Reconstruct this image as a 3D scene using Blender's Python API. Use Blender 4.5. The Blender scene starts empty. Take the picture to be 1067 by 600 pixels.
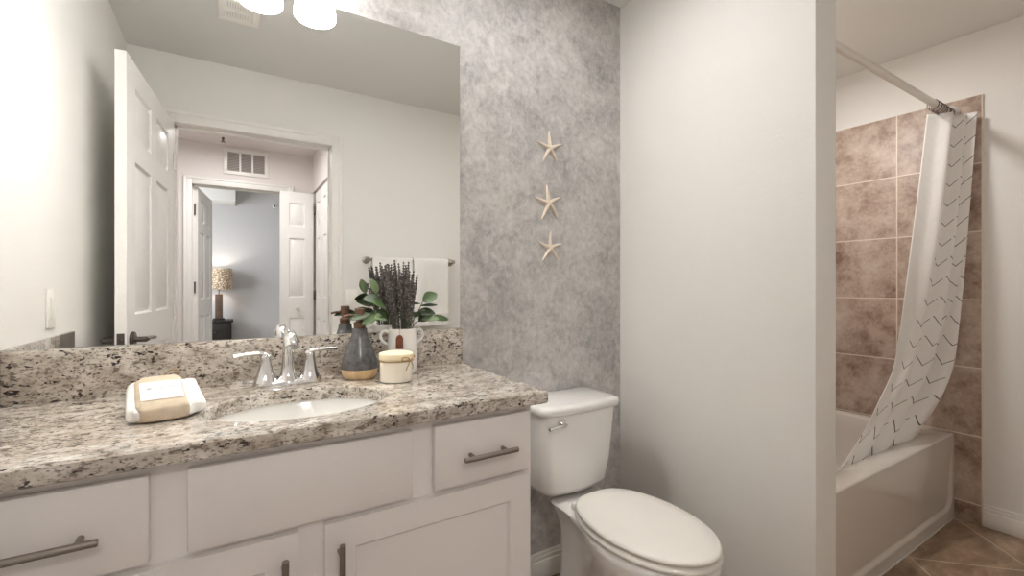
import bpy, bmesh, math, random
from mathutils import Vector, Matrix
random.seed(7)
PI = math.pi
SC = bpy.context.scene
COL = SC.collection

# ------------------------------------------------------------------ camera, world, exposure, large lights
H = 1.17            # camera height
YAW = 0.5561        # turned to the right of +Y (the mirror wall)
cam_d = bpy.data.cameras.new('camera')
cam = bpy.data.objects.new('camera', cam_d)
COL.objects.link(cam)
cam.location = (0, 0, H)
cam.rotation_euler = (PI / 2, 0, -YAW)
cam_d.sensor_width = 36
cam_d.lens = 476.15 / 1067 * 36
cam_d.shift_y = -0.5 / 1067
cam_d.clip_start = 0.02
SC.camera = cam

W = bpy.data.worlds.new('world')
SC.world = W
W.use_nodes = True
W.node_tree.nodes['Background'].inputs[0].default_value = (0.9, 0.95, 1, 1)
W.node_tree.nodes['Background'].inputs[1].default_value = 0.3

SC.view_settings.view_transform = 'Standard'
SC.view_settings.look = 'None'
SC.view_settings.gamma = 1
SC.view_settings.use_curve_mapping = False
SC.view_settings.exposure = 0.12
SC.cycles.diffuse_bounces = 9
SC.cycles.max_bounces = 14

def lamp(name, kind, loc, energy, color=(1, 1, 1), size=0.1, rot=(0, 0, 0), size_y=None):
    d = bpy.data.lights.new(name, kind)
    d.energy = energy
    d.color = color
    if kind == 'AREA':
        d.size = size
        if size_y:
            d.shape = 'RECTANGLE'; d.size_y = size_y
    else:
        d.shadow_soft_size = size
    o = bpy.data.objects.new(name, d)
    COL.objects.link(o)
    o.location = loc
    o.rotation_euler = rot
    return o

E_VANITY, E_TUBROOM, E_HALL, E_BEDLAMP, E_BEDFILL = 4.8, 10.5, 13, 6, 66
E_BATH = 4.2
lamp('hall_fill', 'AREA', (0.0, -1.05, 2.385), E_HALL, (1, 0.965, 0.955), 0.28)  # added unseen lamp, soft fill through the doorway
lamp('tub_lamp', 'AREA', (2.30, 1.12, 2.40), E_TUBROOM, (1, 0.965, 0.92), 0.12)
lamp('bath_fill', 'AREA', (0.90, 1.0, 2.395), E_BATH, (1, 0.98, 0.955), 0.2)  # added unseen lamp that brightens the toilet wall
lamp('bedroom_fill', 'AREA', (-1.5, -4.2, 1.6), E_BEDFILL, (0.98, 0.985, 1), 1.4, (0, -PI / 2, 0), 1.3)  # added unseen area lamp brightening the bedroom, no window behind it

# ------------------------------------------------------------------ helpers
def tag(o, label=None, cat=None, group=None, kind=None):
    if label: o['label'] = label
    if cat: o['category'] = cat
    if group: o['group'] = group
    if kind: o['kind'] = kind
    return o

def empty(name, loc, label, cat, group=None):
    o = bpy.data.objects.new(name, None)
    o.empty_display_size = 0.05
    COL.objects.link(o)
    o.location = loc
    return tag(o, label, cat, group)

def wloc(o):
    v = Vector((0, 0, 0))
    while o is not None:
        v += o.location
        o = o.parent
    return v

def build(name, bm, mat, parent=None, sharp=35, loc=None):
    """links bm (in world coordinates) as one mesh object under parent"""
    bmesh.ops.recalc_face_normals(bm, faces=bm.faces)
    base = wloc(parent) if parent else Vector(loc or (0, 0, 0))
    bmesh.ops.translate(bm, vec=-base, verts=bm.verts)
    a = math.radians(sharp)
    for f in bm.faces: f.smooth = True
    for e in bm.edges:
        if len(e.link_faces) == 2 and e.calc_face_angle(0) > a: e.smooth = False
    me = bpy.data.meshes.new(name)
    bm.to_mesh(me); bm.free()
    for m in (mat if isinstance(mat, (list, tuple)) else [mat]): me.materials.append(m)
    o = bpy.data.objects.new(name, me)
    COL.objects.link(o)
    if parent: o.parent = parent
    elif loc: o.location = loc
    return o

def struct(name, bm, mat, label=None):
    o = build(name, bm, mat)
    o['kind'] = 'structure'
    if label: o['label'] = label
    return o

def copy_tree(o, parent=None):
    c = o.copy(); COL.objects.link(c)
    if parent: c.parent = parent
    for ch in list(o.children): copy_tree(ch, c)
    return c

def BM(): return bmesh.new()

def box(bm, x0, x1, y0, y1, z0, z1, bev=0, seg=2, M=None):
    t = bmesh.new()
    bmesh.ops.create_cube(t, size=1)
    for v in t.verts:
        v.co = Vector(((x0 + x1) / 2 + v.co.x * (x1 - x0), (y0 + y1) / 2 + v.co.y * (y1 - y0), (z0 + z1) / 2 + v.co.z * (z1 - z0)))
    if bev: bmesh.ops.bevel(t, geom=t.edges[:], offset=bev, segments=seg, profile=0.5, affect='EDGES')
    return merge(bm, t, M)

def merge(bm, t, M=None):
    if M is not None: bmesh.ops.transform(t, matrix=M, verts=t.verts)
    me = bpy.data.meshes.new('tmp'); t.to_mesh(me); t.free()
    bm.from_mesh(me); bpy.data.meshes.remove(me)
    return bm

def loft(bm, loops, cap0=True, cap1=True, closed=False):
    """loops of equal point counts joined by quads"""
    vs = [[bm.verts.new(p) for p in lp] for lp in loops]
    n = len(vs[0])
    pairs = list(zip(vs, vs[1:])) + ([(vs[-1], vs[0])] if closed else [])
    for a, b in pairs:
        for i in range(n):
            j = (i + 1) % n
            bm.faces.new((a[i], a[j], b[j], b[i]))
    if not closed:
        if cap0: bm.faces.new(vs[0][::-1])
        if cap1: bm.faces.new(vs[-1])
    return bm

def lathe(bm, prof, c, n=40, cap0=True, cap1=True, M=None):
    t = bmesh.new()
    loft(t, [[(c[0] + r * math.cos(2 * PI * k / n), c[1] + r * math.sin(2 * PI * k / n), c[2] + z) for k in range(n)] for r, z in prof], cap0, cap1)
    return merge(bm, t, M)

def smooth_path(pts, sub=6):
    P = [Vector(p) for p in pts]
    if len(P) < 3: return P
    out = []
    for i in range(len(P) - 1):
        a = P[max(i - 1, 0)]; b = P[i]; c = P[i + 1]; d = P[min(i + 2, len(P) - 1)]
        for k in range(sub):
            t = k / sub
            out.append(0.5 * ((2 * b) + (c - a) * t + (2 * a - 5 * b + 4 * c - d) * t * t + (3 * b - a - 3 * c + d) * t ** 3))
    out.append(P[-1])
    return out

def tube(bm, pts, r, n=12, sub=6, flat=1.0):
    P = smooth_path(pts, sub) if sub > 1 else [Vector(p) for p in pts]
    m = len(P)
    rad = r if callable(r) else (lambda t: r)
    up = None
    loops = []
    for i, p in enumerate(P):
        t = (P[min(i + 1, m - 1)] - P[max(i - 1, 0)]).normalized()
        if up is None:
            up = Vector((0, 0, 1)) if abs(t.z) < 0.9 else Vector((1, 0, 0))
        s = t.cross(up).normalized(); up = s.cross(t).normalized()
        q = rad(i / max(m - 1, 1))
        loops.append([p + s * q * math.cos(2 * PI * k / n) + up * q * flat * math.sin(2 * PI * k / n) for k in range(n)])
    return loft(bm, loops)

def torus(bm, c, R, r, axis='y', n=24, m=8, ry=None):
    loops = []
    for i in range(n):
        a = 2 * PI * i / n
        lp = []
        for k in range(m):
            b = 2 * PI * k / m
            d = R + r * math.cos(b); e = r * math.sin(b)
            if axis == 'y': lp.append((c[0] + d * math.cos(a), c[1] + e, c[2] + d * math.sin(a)))
            elif axis == 'x': lp.append((c[0] + e, c[1] + d * math.cos(a), c[2] + d * math.sin(a)))
            else: lp.append((c[0] + d * math.cos(a), c[1] + d * math.sin(a), c[2] + e))
        loops.append(lp)
    return loft(bm, loops, closed=True)

def cyl(bm, a, b, r, n=20, bev=0.0):
    a = Vector(a); b = Vector(b); L = (b - a).length
    q = Vector((0, 0, 1)).rotation_difference((b - a).normalized())
    M = Matrix.Translation(a) @ q.to_matrix().to_4x4()
    prof = [(r, 0), (r, L)] if not bev else [(r - bev, 0), (r, bev), (r, L - bev), (r - bev, L)]
    return lathe(bm, prof, (0, 0, 0), n, M=M)

def panel_slab(bm, w, h, t, xc, zc, cells, style='raised', both=True, M=None):
    """slab in local x 0..w, y 0..t (front face y=0), z 0..h with inset panels at the cells"""
    b = bmesh.new()
    xs = [0] + xc + [w]; zs = [0] + zc + [h]
    F = {}
    vv = {}
    for yi, y in enumerate((0, t)):
        for i, x in enumerate(xs):
            for j, z in enumerate(zs): vv[yi, i, j] = b.verts.new((x, y, z))
    for yi in (0, 1):
        for i in range(len(xs) - 1):
            for j in range(len(zs) - 1):
                q = [vv[yi, i, j], vv[yi, i + 1, j], vv[yi, i + 1, j + 1], vv[yi, i, j + 1]]
                F[yi, i, j] = b.faces.new(q if yi == 0 else q[::-1])
    for i in range(len(xs) - 1):
        for j in (0, len(zs) - 1):
            q = [vv[0, i, j], vv[1, i, j], vv[1, i + 1, j], vv[0, i + 1, j]]
            b.faces.new(q if j == 0 else q[::-1])
    for j in range(len(zs) - 1):
        for i in (0, len(xs) - 1):
            q = [vv[0, i, j], vv[0, i, j + 1], vv[1, i, j + 1], vv[1, i, j]]
            b.faces.new(q if i == 0 else q[::-1])
    bmesh.ops.recalc_face_normals(b, faces=b.faces)
    fs = [F[yi, i, j] for yi in ((0, 1) if both else (0,)) for i, j in cells]
    if style == 'raised':
        bmesh.ops.inset_individual(b, faces=fs, thickness=0.010, depth=-0.012)
        bmesh.ops.inset_individual(b, faces=fs, thickness=0.006, depth=0)
        bmesh.ops.inset_individual(b, faces=fs, thickness=0.024, depth=0.010)
    else:
        bmesh.ops.inset_individual(b, faces=fs, thickness=0.004, depth=-0.003)
        bmesh.ops.inset_individual(b, faces=fs, thickness=0.006, depth=-0.006)
    return merge(bm, b, M)

# ------------------------------------------------------------------ materials
class NT:
    def __init__(s, name):
        s.m = bpy.data.materials.new(name); s.m.use_nodes = True
        s.t = s.m.node_tree; s.p = s.t.nodes['Principled BSDF']
    def n(s, typ, **kw):
        nd = s.t.nodes.new(typ)
        for k, v in kw.items():
            if isinstance(k, str) and hasattr(nd, k): setattr(nd, k, v)
        return nd
    def l(s, a, b): s.t.links.new(a, b)
    def coord(s, scale=(1, 1, 1), loc=(0, 0, 0), rot=(0, 0, 0), out='Object'):
        tc = s.n('ShaderNodeTexCoord'); mp = s.n('ShaderNodeMapping')
        mp.inputs['Scale'].default_value = scale; mp.inputs['Location'].default_value = loc; mp.inputs['Rotation'].default_value = rot
        s.l(tc.outputs[out], mp.inputs['Vector'])
        return mp.outputs['Vector']
    def noise(s, vec, scale, detail=4, rough=0.55, dist=0):
        nd = s.n('ShaderNodeTexNoise')
        nd.inputs['Scale'].default_value = scale; nd.inputs['Detail'].default_value = detail
        nd.inputs['Roughness'].default_value = rough; nd.inputs['Distortion'].default_value = dist
        s.l(vec, nd.inputs['Vector'])
        return nd.outputs['Fac']
    def ramp(s, fac, stops, interp='LINEAR'):
        nd = s.n('ShaderNodeValToRGB'); cr = nd.color_ramp; cr.interpolation = interp
        while len(cr.elements) < len(stops): cr.elements.new(0.5)
        for e, (p, c) in zip(cr.elements, stops):
            e.position = p; e.color = (*c, 1) if len(c) == 3 else c
        s.l(fac, nd.inputs['Fac'])
        return nd.outputs['Color']
    def mix(s, fac, a, b, mode='MIX'):
        nd = s.n('ShaderNodeMix'); nd.data_type = 'RGBA'; nd.blend_type = mode
        for sock, v in ((nd.inputs[0], fac), (nd.inputs[6], a), (nd.inputs[7], b)):
            if isinstance(v, (int, float)): sock.default_value = v
            elif isinstance(v, tuple): sock.default_value = (*v, 1) if len(v) == 3 else v
            else: s.l(v, sock)
        return nd.outputs[2]
    def math(s, op, a, b=None, c=None):
        nd = s.n('ShaderNodeMath'); nd.operation = op
        for i, v in enumerate((a, b, c)):
            if v is None: continue
            if isinstance(v, (int, float)): nd.inputs[i].default_value = v
            else: s.l(v, nd.inputs[i])
        return nd.outputs[0]
    def xyz(s, vec):
        nd = s.n('ShaderNodeSeparateXYZ'); s.l(vec, nd.inputs[0]); return nd.outputs
    def bump(s, h, strength=0.2, dist=0.002):
        nd = s.n('ShaderNodeBump'); nd.inputs['Strength'].default_value = strength; nd.inputs['Distance'].default_value = dist
        s.l(h, nd.inputs['Height']); s.l(nd.outputs[0], s.p.inputs['Normal'])
    def set(s, color=None, rough=0.5, metal=0, coat=0, spec=None):
        if color is not None:
            if isinstance(color, tuple): s.p.inputs['Base Color'].default_value = (*color, 1)
            else: s.l(color, s.p.inputs['Base Color'])
        if isinstance(rough, (int, float)): s.p.inputs['Roughness'].default_value = rough
        else: s.l(rough, s.p.inputs['Roughness'])
        s.p.inputs['Metallic'].default_value = metal
        if coat: s.p.inputs['Coat Weight'].default_value = coat; s.p.inputs['Coat Roughness'].default_value = 0.05
        if spec is not None: s.p.inputs['Specular IOR Level'].default_value = spec
        return s.m

def lin(r, g, b):
    f = lambda c: c / 12.92 if c <= 0.04045 else ((c + 0.055) / 1.055) ** 2.4
    return (f(r / 255), f(g / 255), f(b / 255))

def simple(name, rgb, rough=0.5, metal=0, coat=0, bump=None, var=0.0):
    k = NT(name); c = lin(*rgb)
    col = c
    if var:
        nz = k.noise(k.coord(), 9, 3)
        col = k.ramp(nz, [(0.3, tuple(x * (1 - var) for x in c)), (0.7, tuple(min(1, x * (1 + var)) for x in c))])
    k.set(col, rough, metal, coat)
    if bump: k.bump(k.noise(k.coord(), bump[0], 3), bump[1], bump[2])
    return k.m

def wall_paint(name, rgb):
    k = NT(name); v = k.coord()
    k.set(lin(*rgb), 0.75)
    k.bump(k.noise(v, 95, 3, 0.6), 0.22, 0.003)
    return k.m

M_wall = wall_paint('white_wall_paint', (234, 233, 230))
M_hall = wall_paint('hall_wall_paint', (232, 226, 223))
M_ceil = wall_paint('ceiling_paint', (224, 224, 221))
M_bed = wall_paint('blue_grey_wall_paint', (193, 193, 195))
M_trim = simple('white_semigloss_trim', (238, 236, 232), 0.35)
M_door = simple('white_door_paint', (240, 239, 236), 0.4, bump=(180, 0.05, 0.001))
M_cab = simple('white_cabinet_paint', (229, 225, 222), 0.38)
M_porc = simple('white_porcelain', (239, 238, 236), 0.12, coat=0.5)
M_sinkp = simple('sink_porcelain', (236, 236, 232), 0.15, coat=0.5)
M_plas = simple('white_plastic', (240, 238, 232), 0.35)
M_tub = simple('tub_enamel', (216, 210, 203), 0.06, coat=0.6)
M_chrome = simple('chrome', (225, 225, 225), 0.07, 1)
M_nickel = simple('brushed_nickel', (150, 142, 134), 0.32, 1)
M_dknick = simple('dark_bronze_nickel', (112, 104, 98), 0.35, 1)
M_satin = simple('satin_nickel', (186, 182, 176), 0.28, 1)
M_rod = simple('satin_white_rod', (226, 222, 216), 0.35, 0.3)
M_star = simple('dried_starfish', (232, 219, 203), 0.85, bump=(260, 0.6, 0.003), var=0.08)
M_towel = simple('white_terry', (242, 241, 238), 0.95, bump=(420, 0.6, 0.003))
M_ltgrey = simple('grey_band_terry', (226, 224, 220), 0.95, bump=(420, 0.6, 0.003))
M_dark = simple('dark_wood', (34, 30, 29), 0.45, var=0.15)
M_black = simple('duct_shade_black', (14, 13, 12), 0.8)  # black that stands in for the shade behind the fan slats
M_bronze = simple('pump_bronze_wood', (112, 84, 68), 0.4, 0.35, var=0.1)
M_greyglaze = None
M_lidc = simple('cream_wood_lid', (236, 222, 190), 0.6, var=0.05)
M_twine = simple('jute_twine', (178, 146, 100), 0.9, bump=(400, 0.6, 0.002))
M_tagb = simple('brown_leather_tag', (120, 66, 40), 0.6, var=0.1)
M_card = simple('pink_white_card', (240, 226, 220), 0.7)
M_mark = simple('grey_print', (150, 138, 140), 0.7)
M_stem = simple('grey_green_stem', (84, 92, 70), 0.8)
M_leafs = [simple('eucalyptus_leaf', c, 0.5, var=0.25) for c in ((48, 66, 36), (66, 92, 46), (112, 130, 94))]
M_grout = simple('tile_edge_strip', (196, 184, 172), 0.6)
M_hose = simple('braided_hose', (150, 150, 150), 0.4, 0.8)

def mat_mirror():
    k = NT('mirror_silver'); return k.set((0.94, 0.95, 0.945), 0.0, 1)
M_mirror = mat_mirror()

def mat_plaster():
    k = NT('grey_venetian_plaster'); v = k.coord()
    a = k.noise(v, 3.2, 8, 0.68, 0.7)
    b = k.noise(k.coord(loc=(5, 2, 7)), 16, 6, 0.72, 0.9)
    c = k.noise(k.coord(scale=(1, 1, 0.8), loc=(1, 9, 3)), 48, 5, 0.75)
    s = k.math('ADD', k.math('MULTIPLY', a, 0.42), k.math('ADD', k.math('MULTIPLY', b, 0.34), k.math('MULTIPLY', c, 0.30)))
    col = k.ramp(s, [(0.38, lin(132, 130, 130)), (0.47, lin(166, 164, 163)), (0.55, lin(190, 188, 186)), (0.67, lin(216, 214, 211))])
    k.set(col, k.math('MULTIPLY_ADD', b, 0.3, 0.3))
    k.bump(b, 0.15, 0.003)
    return k.m
M_plaster = mat_plaster()

def mat_granite():
    k = NT('speckled_granite'); st = (0.55, 1, 1)
    base = k.ramp(k.noise(k.coord(scale=st), 28, 5, 0.68), [(0.30, lin(143, 130, 117)), (0.43, lin(180, 170, 158)), (0.55, lin(206, 199, 189)), (0.72, lin(228, 223, 216))])
    g1 = k.noise(k.coord(st, loc=(3, 1, 4)), 100, 3, 0.6)
    col = k.mix(k.ramp(g1, [(0.54, (0, 0, 0)), (0.63, (0.9, 0.9, 0.9))]), base, lin(116, 102, 90))
    g3 = k.noise(k.coord(st, loc=(1, 7, 2)), 230, 2, 0.5)
    col = k.mix(k.ramp(g3, [(0.57, (0, 0, 0)), (0.66, (0.8, 0.8, 0.8))]), col, lin(112, 98, 88))
    vd = k.noise(k.coord(st, loc=(8, 3, 6)), 125, 3, 0.62)
    big = k.noise(k.coord(loc=(2, 2, 9)), 14, 2)
    f = k.math('ADD', vd, k.math('MULTIPLY', k.math('SUBTRACT', big, 0.5), 0.3))
    col = k.mix(k.ramp(f, [(0.612, (0, 0, 0)), (0.640, (1, 1, 1))]), col, lin(48, 43, 42))
    k.set(col, 0.10, coat=0.6)
    return k.m
M_granite = mat_granite()

def mat_floor():
    k = NT('diagonal_brown_floor_tile'); v = k.coord()
    o = k.xyz(v); s = 0.432; r2 = math.sqrt(2)
    u = k.math('DIVIDE', k.math('SUBTRACT', k.math('DIVIDE', k.math('SUBTRACT', o[0], o[1]), r2), 1.665), s)
    w = k.math('DIVIDE', k.math('SUBTRACT', k.math('DIVIDE', k.math('ADD', o[0], o[1]), r2), 2.319), s)
    def edge(c):
        fr = k.math('FRACT', k.math('ADD', c, 100.0)); return k.math('MINIMUM', fr, k.math('SUBTRACT', 1.0, fr))
    e = k.math('MINIMUM', edge(u), edge(w))
    g = k.math('LESS_THAN', e, 0.0062)
    cell = k.n('ShaderNodeCombineXYZ'); k.l(k.math('FLOOR', u), cell.inputs[0]); k.l(k.math('FLOOR', w), cell.inputs[1])
    wn = k.n('ShaderNodeTexWhiteNoise'); wn.noise_dimensions = '3D'; k.l(cell.outputs[0], wn.inputs['Vector'])
    a = k.noise(k.coord(scale=(1, 2.2, 1), rot=(0, 0, 0.6)), 5, 7, 0.68, 0.35)
    a = k.math('ADD', a, k.math('MULTIPLY', k.math('SUBTRACT', wn.outputs['Value'], 0.5), 0.1))
    col = k.ramp(a, [(0.34, lin(112, 90, 72)), (0.5, lin(150, 126, 104)), (0.66, lin(184, 158, 132))])
    k.set(k.mix(g, col, lin(205, 192, 175)), k.mix(g, (0.28, 0.28, 0.28), (0.7, 0.7, 0.7)))
    k.bump(k.math('SUBTRACT', 1.0, g), 0.3, 0.002)
    return k.m
M_floor = mat_floor()

def mat_walltile(name, axis, off):
    """axis: which world axis runs along the wall"""
    k = NT(name); v = k.coord(); o = k.xyz(v)
    s = 0.3373
    u = k.math('DIVIDE', k.math('SUBTRACT', o[axis], off), s)
    w = k.math('DIVIDE', k.math('SUBTRACT', o[2], 0.0973), s)
    def edge(c):
        fr = k.math('FRACT', k.math('ADD', c, 100.0)); return k.math('MINIMUM', fr, k.math('SUBTRACT', 1.0, fr))
    g = k.math('LESS_THAN', k.math('MINIMUM', edge(u), edge(w)), 0.0085)
    cell = k.n('ShaderNodeCombineXYZ'); k.l(k.math('FLOOR', u), cell.inputs[0]); k.l(k.math('FLOOR', w), cell.inputs[1])
    wn = k.n('ShaderNodeTexWhiteNoise'); wn.noise_dimensions = '3D'; k.l(cell.outputs[0], wn.inputs['Vector'])
    va = k.n('ShaderNodeVectorMath'); va.operation = 'ADD'
    sc = k.n('ShaderNodeVectorMath'); sc.operation = 'SCALE'; k.l(wn.outputs['Color'], sc.inputs[0]); sc.inputs['Scale'].default_value = 3
    k.l(v, va.inputs[0]); k.l(sc.outputs[0], va.inputs[1])
    a = k.noise(va.outputs[0], 6.5, 8, 0.70, 0.15)
    b = k.noise(va.outputs[0], 60, 4, 0.7)
    a = k.math('ADD', k.math('MULTIPLY', a, 0.85), k.math('MULTIPLY', b, 0.18))
    col = k.ramp(a, [(0.37, lin(132, 106, 94)), (0.46, lin(168, 146, 132)), (0.55, lin(192, 174, 161)), (0.68, lin(212, 199, 188))])
    k.set(k.mix(g, col, lin(232, 221, 208)), 0.4)
    k.bump(k.math('SUBTRACT', 1.0, g), 0.3, 0.002)
    return k.m
M_tileY = mat_walltile('brown_wall_tile_end', 1, 1.0237)
M_tileX = mat_walltile('brown_wall_tile_back', 0, 3.13)

def mat_curtain():
    k = NT('chevron_curtain_cloth')
    uv = k.n('ShaderNodeTexCoord').outputs['UV']
    o = k.xyz(uv)
    per, amp, row = 0.140, 0.048, 0.098
    # zigzag rows, shifted by half a period every other row, with short breaks
    tri = k.math('PINGPONG', o[0], per / 2)
    h = k.math('ADD', o[1], k.math('MULTIPLY', tri, 2 * amp / per))
    fr = k.math('FRACT', k.math('ADD', k.math('DIVIDE', h, row), 50.0))
    line = k.math('LESS_THAN', k.math('ABSOLUTE', k.math('SUBTRACT', fr, 0.5)), 0.024)
    gap = k.math('GREATER_THAN', k.math('FRACT', k.math('ADD', k.math('DIVIDE', o[0], per * 1.0), 10.13)), 0.10)
    line = k.math('MULTIPLY', line, gap)
    back = k.math('GREATER_THAN', o[0], 0.300)     # the hem panel turned to show its plain reverse
    fac = k.math('MULTIPLY', line, k.math('MULTIPLY_ADD', back, 0.93, 0.07))
    k.set(k.mix(fac, lin(240, 238, 236), lin(92, 88, 88)), 0.8)
    k.p.inputs['Subsurface Weight'].default_value = 0.0
    k.bump(k.noise(k.coord(scale=(1, 1, 1)), 300, 2), 0.15, 0.001)
    return k.m
M_curtain = mat_curtain()

def mat_glaze():
    k = NT('dark_grey_glaze_tan_foot'); o = k.xyz(k.coord())
    n = k.noise(k.coord(), 40, 5, 0.7)
    g = k.ramp(n, [(0.35, lin(70, 70, 72)), (0.6, lin(98, 97, 98)), (0.75, lin(128, 126, 124))])
    tan = k.ramp(n, [(0.3, lin(186, 158, 118)), (0.7, lin(214, 190, 150))])
    f = k.math('GREATER_THAN', o[2], 0.030)
    k.set(k.mix(f, tan, g), k.mix(f, (0.6, 0.6, 0.6), (0.18, 0.18, 0.18)))
    return k.m
M_greyglaze = mat_glaze()

def mat_knit():
    k = NT('beige_knit_cloth'); o = k.xyz(k.coord())
    w = k.math('MULTIPLY', k.math('SINE', k.math('MULTIPLY', o[0], 1700)), k.math('SINE', k.math('MULTIPLY', k.math('ADD', o[1], o[2]), 1500)))
    n = k.noise(k.coord(), 30, 3)
    col = k.ramp(n, [(0.3, lin(216, 199, 172)), (0.7, lin(234, 221, 198))])
    k.set(col, 0.95)
    k.bump(w, 0.6, 0.002)
    return k.m
M_knit = mat_knit()

def mat_lavender():
    k = NT('dried_lavender_buds'); n = k.noise(k.coord(), 120, 3)
    return k.set(k.ramp(n, [(0.3, lin(62, 57, 58)), (0.52, lin(100, 93, 92)), (0.72, lin(152, 145, 139))]), 0.9)
M_lav = mat_lavender()

def mat_shade():
    k = NT('patterned_lamp_shade')
    v = k.n('ShaderNodeTexVoronoi'); v.feature = 'DISTANCE_TO_EDGE'; v.inputs['Scale'].default_value = 28
    k.l(k.coord(), v.inputs['Vector'])
    c = k.ramp(v.outputs['Distance'], [(0.0, lin(110, 90, 74)), (0.12, lin(190, 170, 146)), (0.2, lin(222, 206, 182))])
    k.set(c, 0.9)
    k.p.inputs['Emission Strength'].default_value = 0.12
    k.l(c, k.p.inputs['Emission Color'])
    return k.m
M_shade = mat_shade()

def emis(name, rgb, s):
    k = NT(name); k.set(rgb, 0.4)
    k.p.inputs['Emission Color'].default_value = (*rgb, 1); k.p.inputs['Emission Strength'].default_value = s
    return k.m
M_glow = emis('lit_frosted_glass', (1, 0.98, 0.955), E_VANITY * 2.9)
M_bulb = emis('lit_bulb', (1, 0.98, 0.955), E_VANITY * 30)
M_bedbulb = emis('lit_bedside_bulb', (1, 0.95, 0.88), 7)
M_diff = emis('lit_ceiling_diffuser', (1, 0.95, 0.9), 5)

# ------------------------------------------------------------------ setting
XL, XR, XT, XT2 = -0.449, 3.155, 1.512, 1.644
YM, YD, YT = 1.503, -0.083, 0.690        # mirror wall, doorway wall, end of the toilet partition
ZC = 2.4395
YD2 = YD - 0.115
YH, YH2 = -1.82, -1.935                    # far wall of the hall
XHR = 0.70
ZB = 2.85                                  # bedroom ceiling
YB = -5.75
DL, DR, DT = -0.25, 0.56, 2.07             # bathroom doorway
EL, ER = -0.265, 0.47                      # bedroom doorway

b = BM(); box(b, XL - 0.12, XR + 0.12, YD2, YM + 0.12, -0.1, 0); struct('floor', b, M_floor)
b = BM(); box(b, -1.6, 3.2, YB - 0.12, YD2, -0.1, 0); struct('floor_hall', b, simple('beige_carpet', (176, 164, 150), 0.95, bump=(300, 0.5, 0.004)))
b = BM(); box(b, XL - 0.12, XR + 0.12, YD2, YM + 0.12, ZC, ZC + 0.1); struct('ceiling', b, M_ceil)
b = BM(); box(b, -1.3, XHR + 0.7, YH2, YD2, ZC, ZC + 0.1); struct('ceiling_hall', b, M_hall)
b = BM(); box(b, XL - 0.12, XL, YD2, YM + 0.12, 0, ZC); struct('wall_left', b, M_wall)
b = BM(); box(b, XL, XT, YM, YM + 0.12, 0, ZC); struct('wall_back', b, M_plaster)
b = BM(); box(b, XT2, XR, YM, YM + 0.12, 0, ZC); struct('wall_tub', b, M_wall)
b = BM(); box(b, XT, XT2, YT, YM + 0.12, 0, ZC, 0.004, 2); struct('wall_partition', b, M_wall)
b = BM(); box(b, XR, XR + 0.12, YD2, YM + 0.12, 0, ZC); struct('wall_right', b, M_wall)
b = BM()
box(b, XL, DL - 0.012, YD2, YD, 0, ZC); box(b, DR + 0.012, XR, YD2, YD, 0, ZC); box(b, DL - 0.012, DR + 0.012, YD2, YD, DT + 0.012, ZC)
struct('wall_front', b, M_wall)
b = BM()
box(b, -1.3, EL - 0.012, YH2, YH, 0, ZC); box(b, ER + 0.012, XHR + 0.7, YH2, YH, 0, ZC); box(b, EL - 0.012, ER + 0.012, YH2, YH, DT + 0.012, ZC)
struct('wall_hall', b, M_hall)
b = BM(); box(b, -1.4, -1.3, YH2, YD2, 0, ZC)
struct('wall_hall_left', b, M_hall)
b = BM(); box(b, XHR, XHR + 0.1, -0.72, YD2, 0, ZC); box(b, XHR, XHR + 0.1, YH, -0.72, 2.09, ZC); box(b, XHR + 0.6, XHR + 0.7, YH, YD2, 0, ZC)
struct('wall_hall_right', b, M_hall)
# bedroom
b = BM(); box(b, -1.6, 3.2, YB - 0.12, YB, 0, ZB); struct('wall_bedroom', b, M_bed)
b = BM(); box(b, -1.7, -1.6, YB - 0.12, YH2, 0, ZB); struct('wall_bedroom_left', b, M_bed)
b = BM(); box(b, 3.2, 3.3, YB - 0.12, YH2, 0, ZB); struct('wall_bedroom_right', b, M_bed)
b = BM(); box(b, -1.6, 3.2, YH2 - 0.02, YH2, ZC + 0.1, ZB); struct('wall_bedroom_front', b, M_bed)
b = BM(); box(b, -1.7, 3.3, YB - 0.12, YH2, ZB, ZB + 0.1); struct('ceiling_bedroom', b, M_ceil)
b = BM(); box(b, -1.6, 0.10, YB, YB + 0.5, 2.50, ZB, 0.004); struct('trim_1', b, M_ceil, 'white boxed soffit along the top of the bedroom wall')

def wall_tile():
    b = BM(); box(b, XR - 0.011, XR, 0.685, YM, 0.0, 2.1213, 0.002, 2); struct('wall_tile_right', b, M_tileY)
    b = BM(); box(b, XT2 + 0.011, XR - 0.011, YM - 0.011, YM, 0.0, 2.1213, 0.002, 2); struct('wall_tile_tub', b, M_tileX)
    b = BM(); box(b, XT2, XT2 + 0.011, YT + 0.10, YM, 0.0, 2.1213, 0.002, 2); struct('wall_tile_partition', b, M_tileY)
wall_tile()

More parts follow.
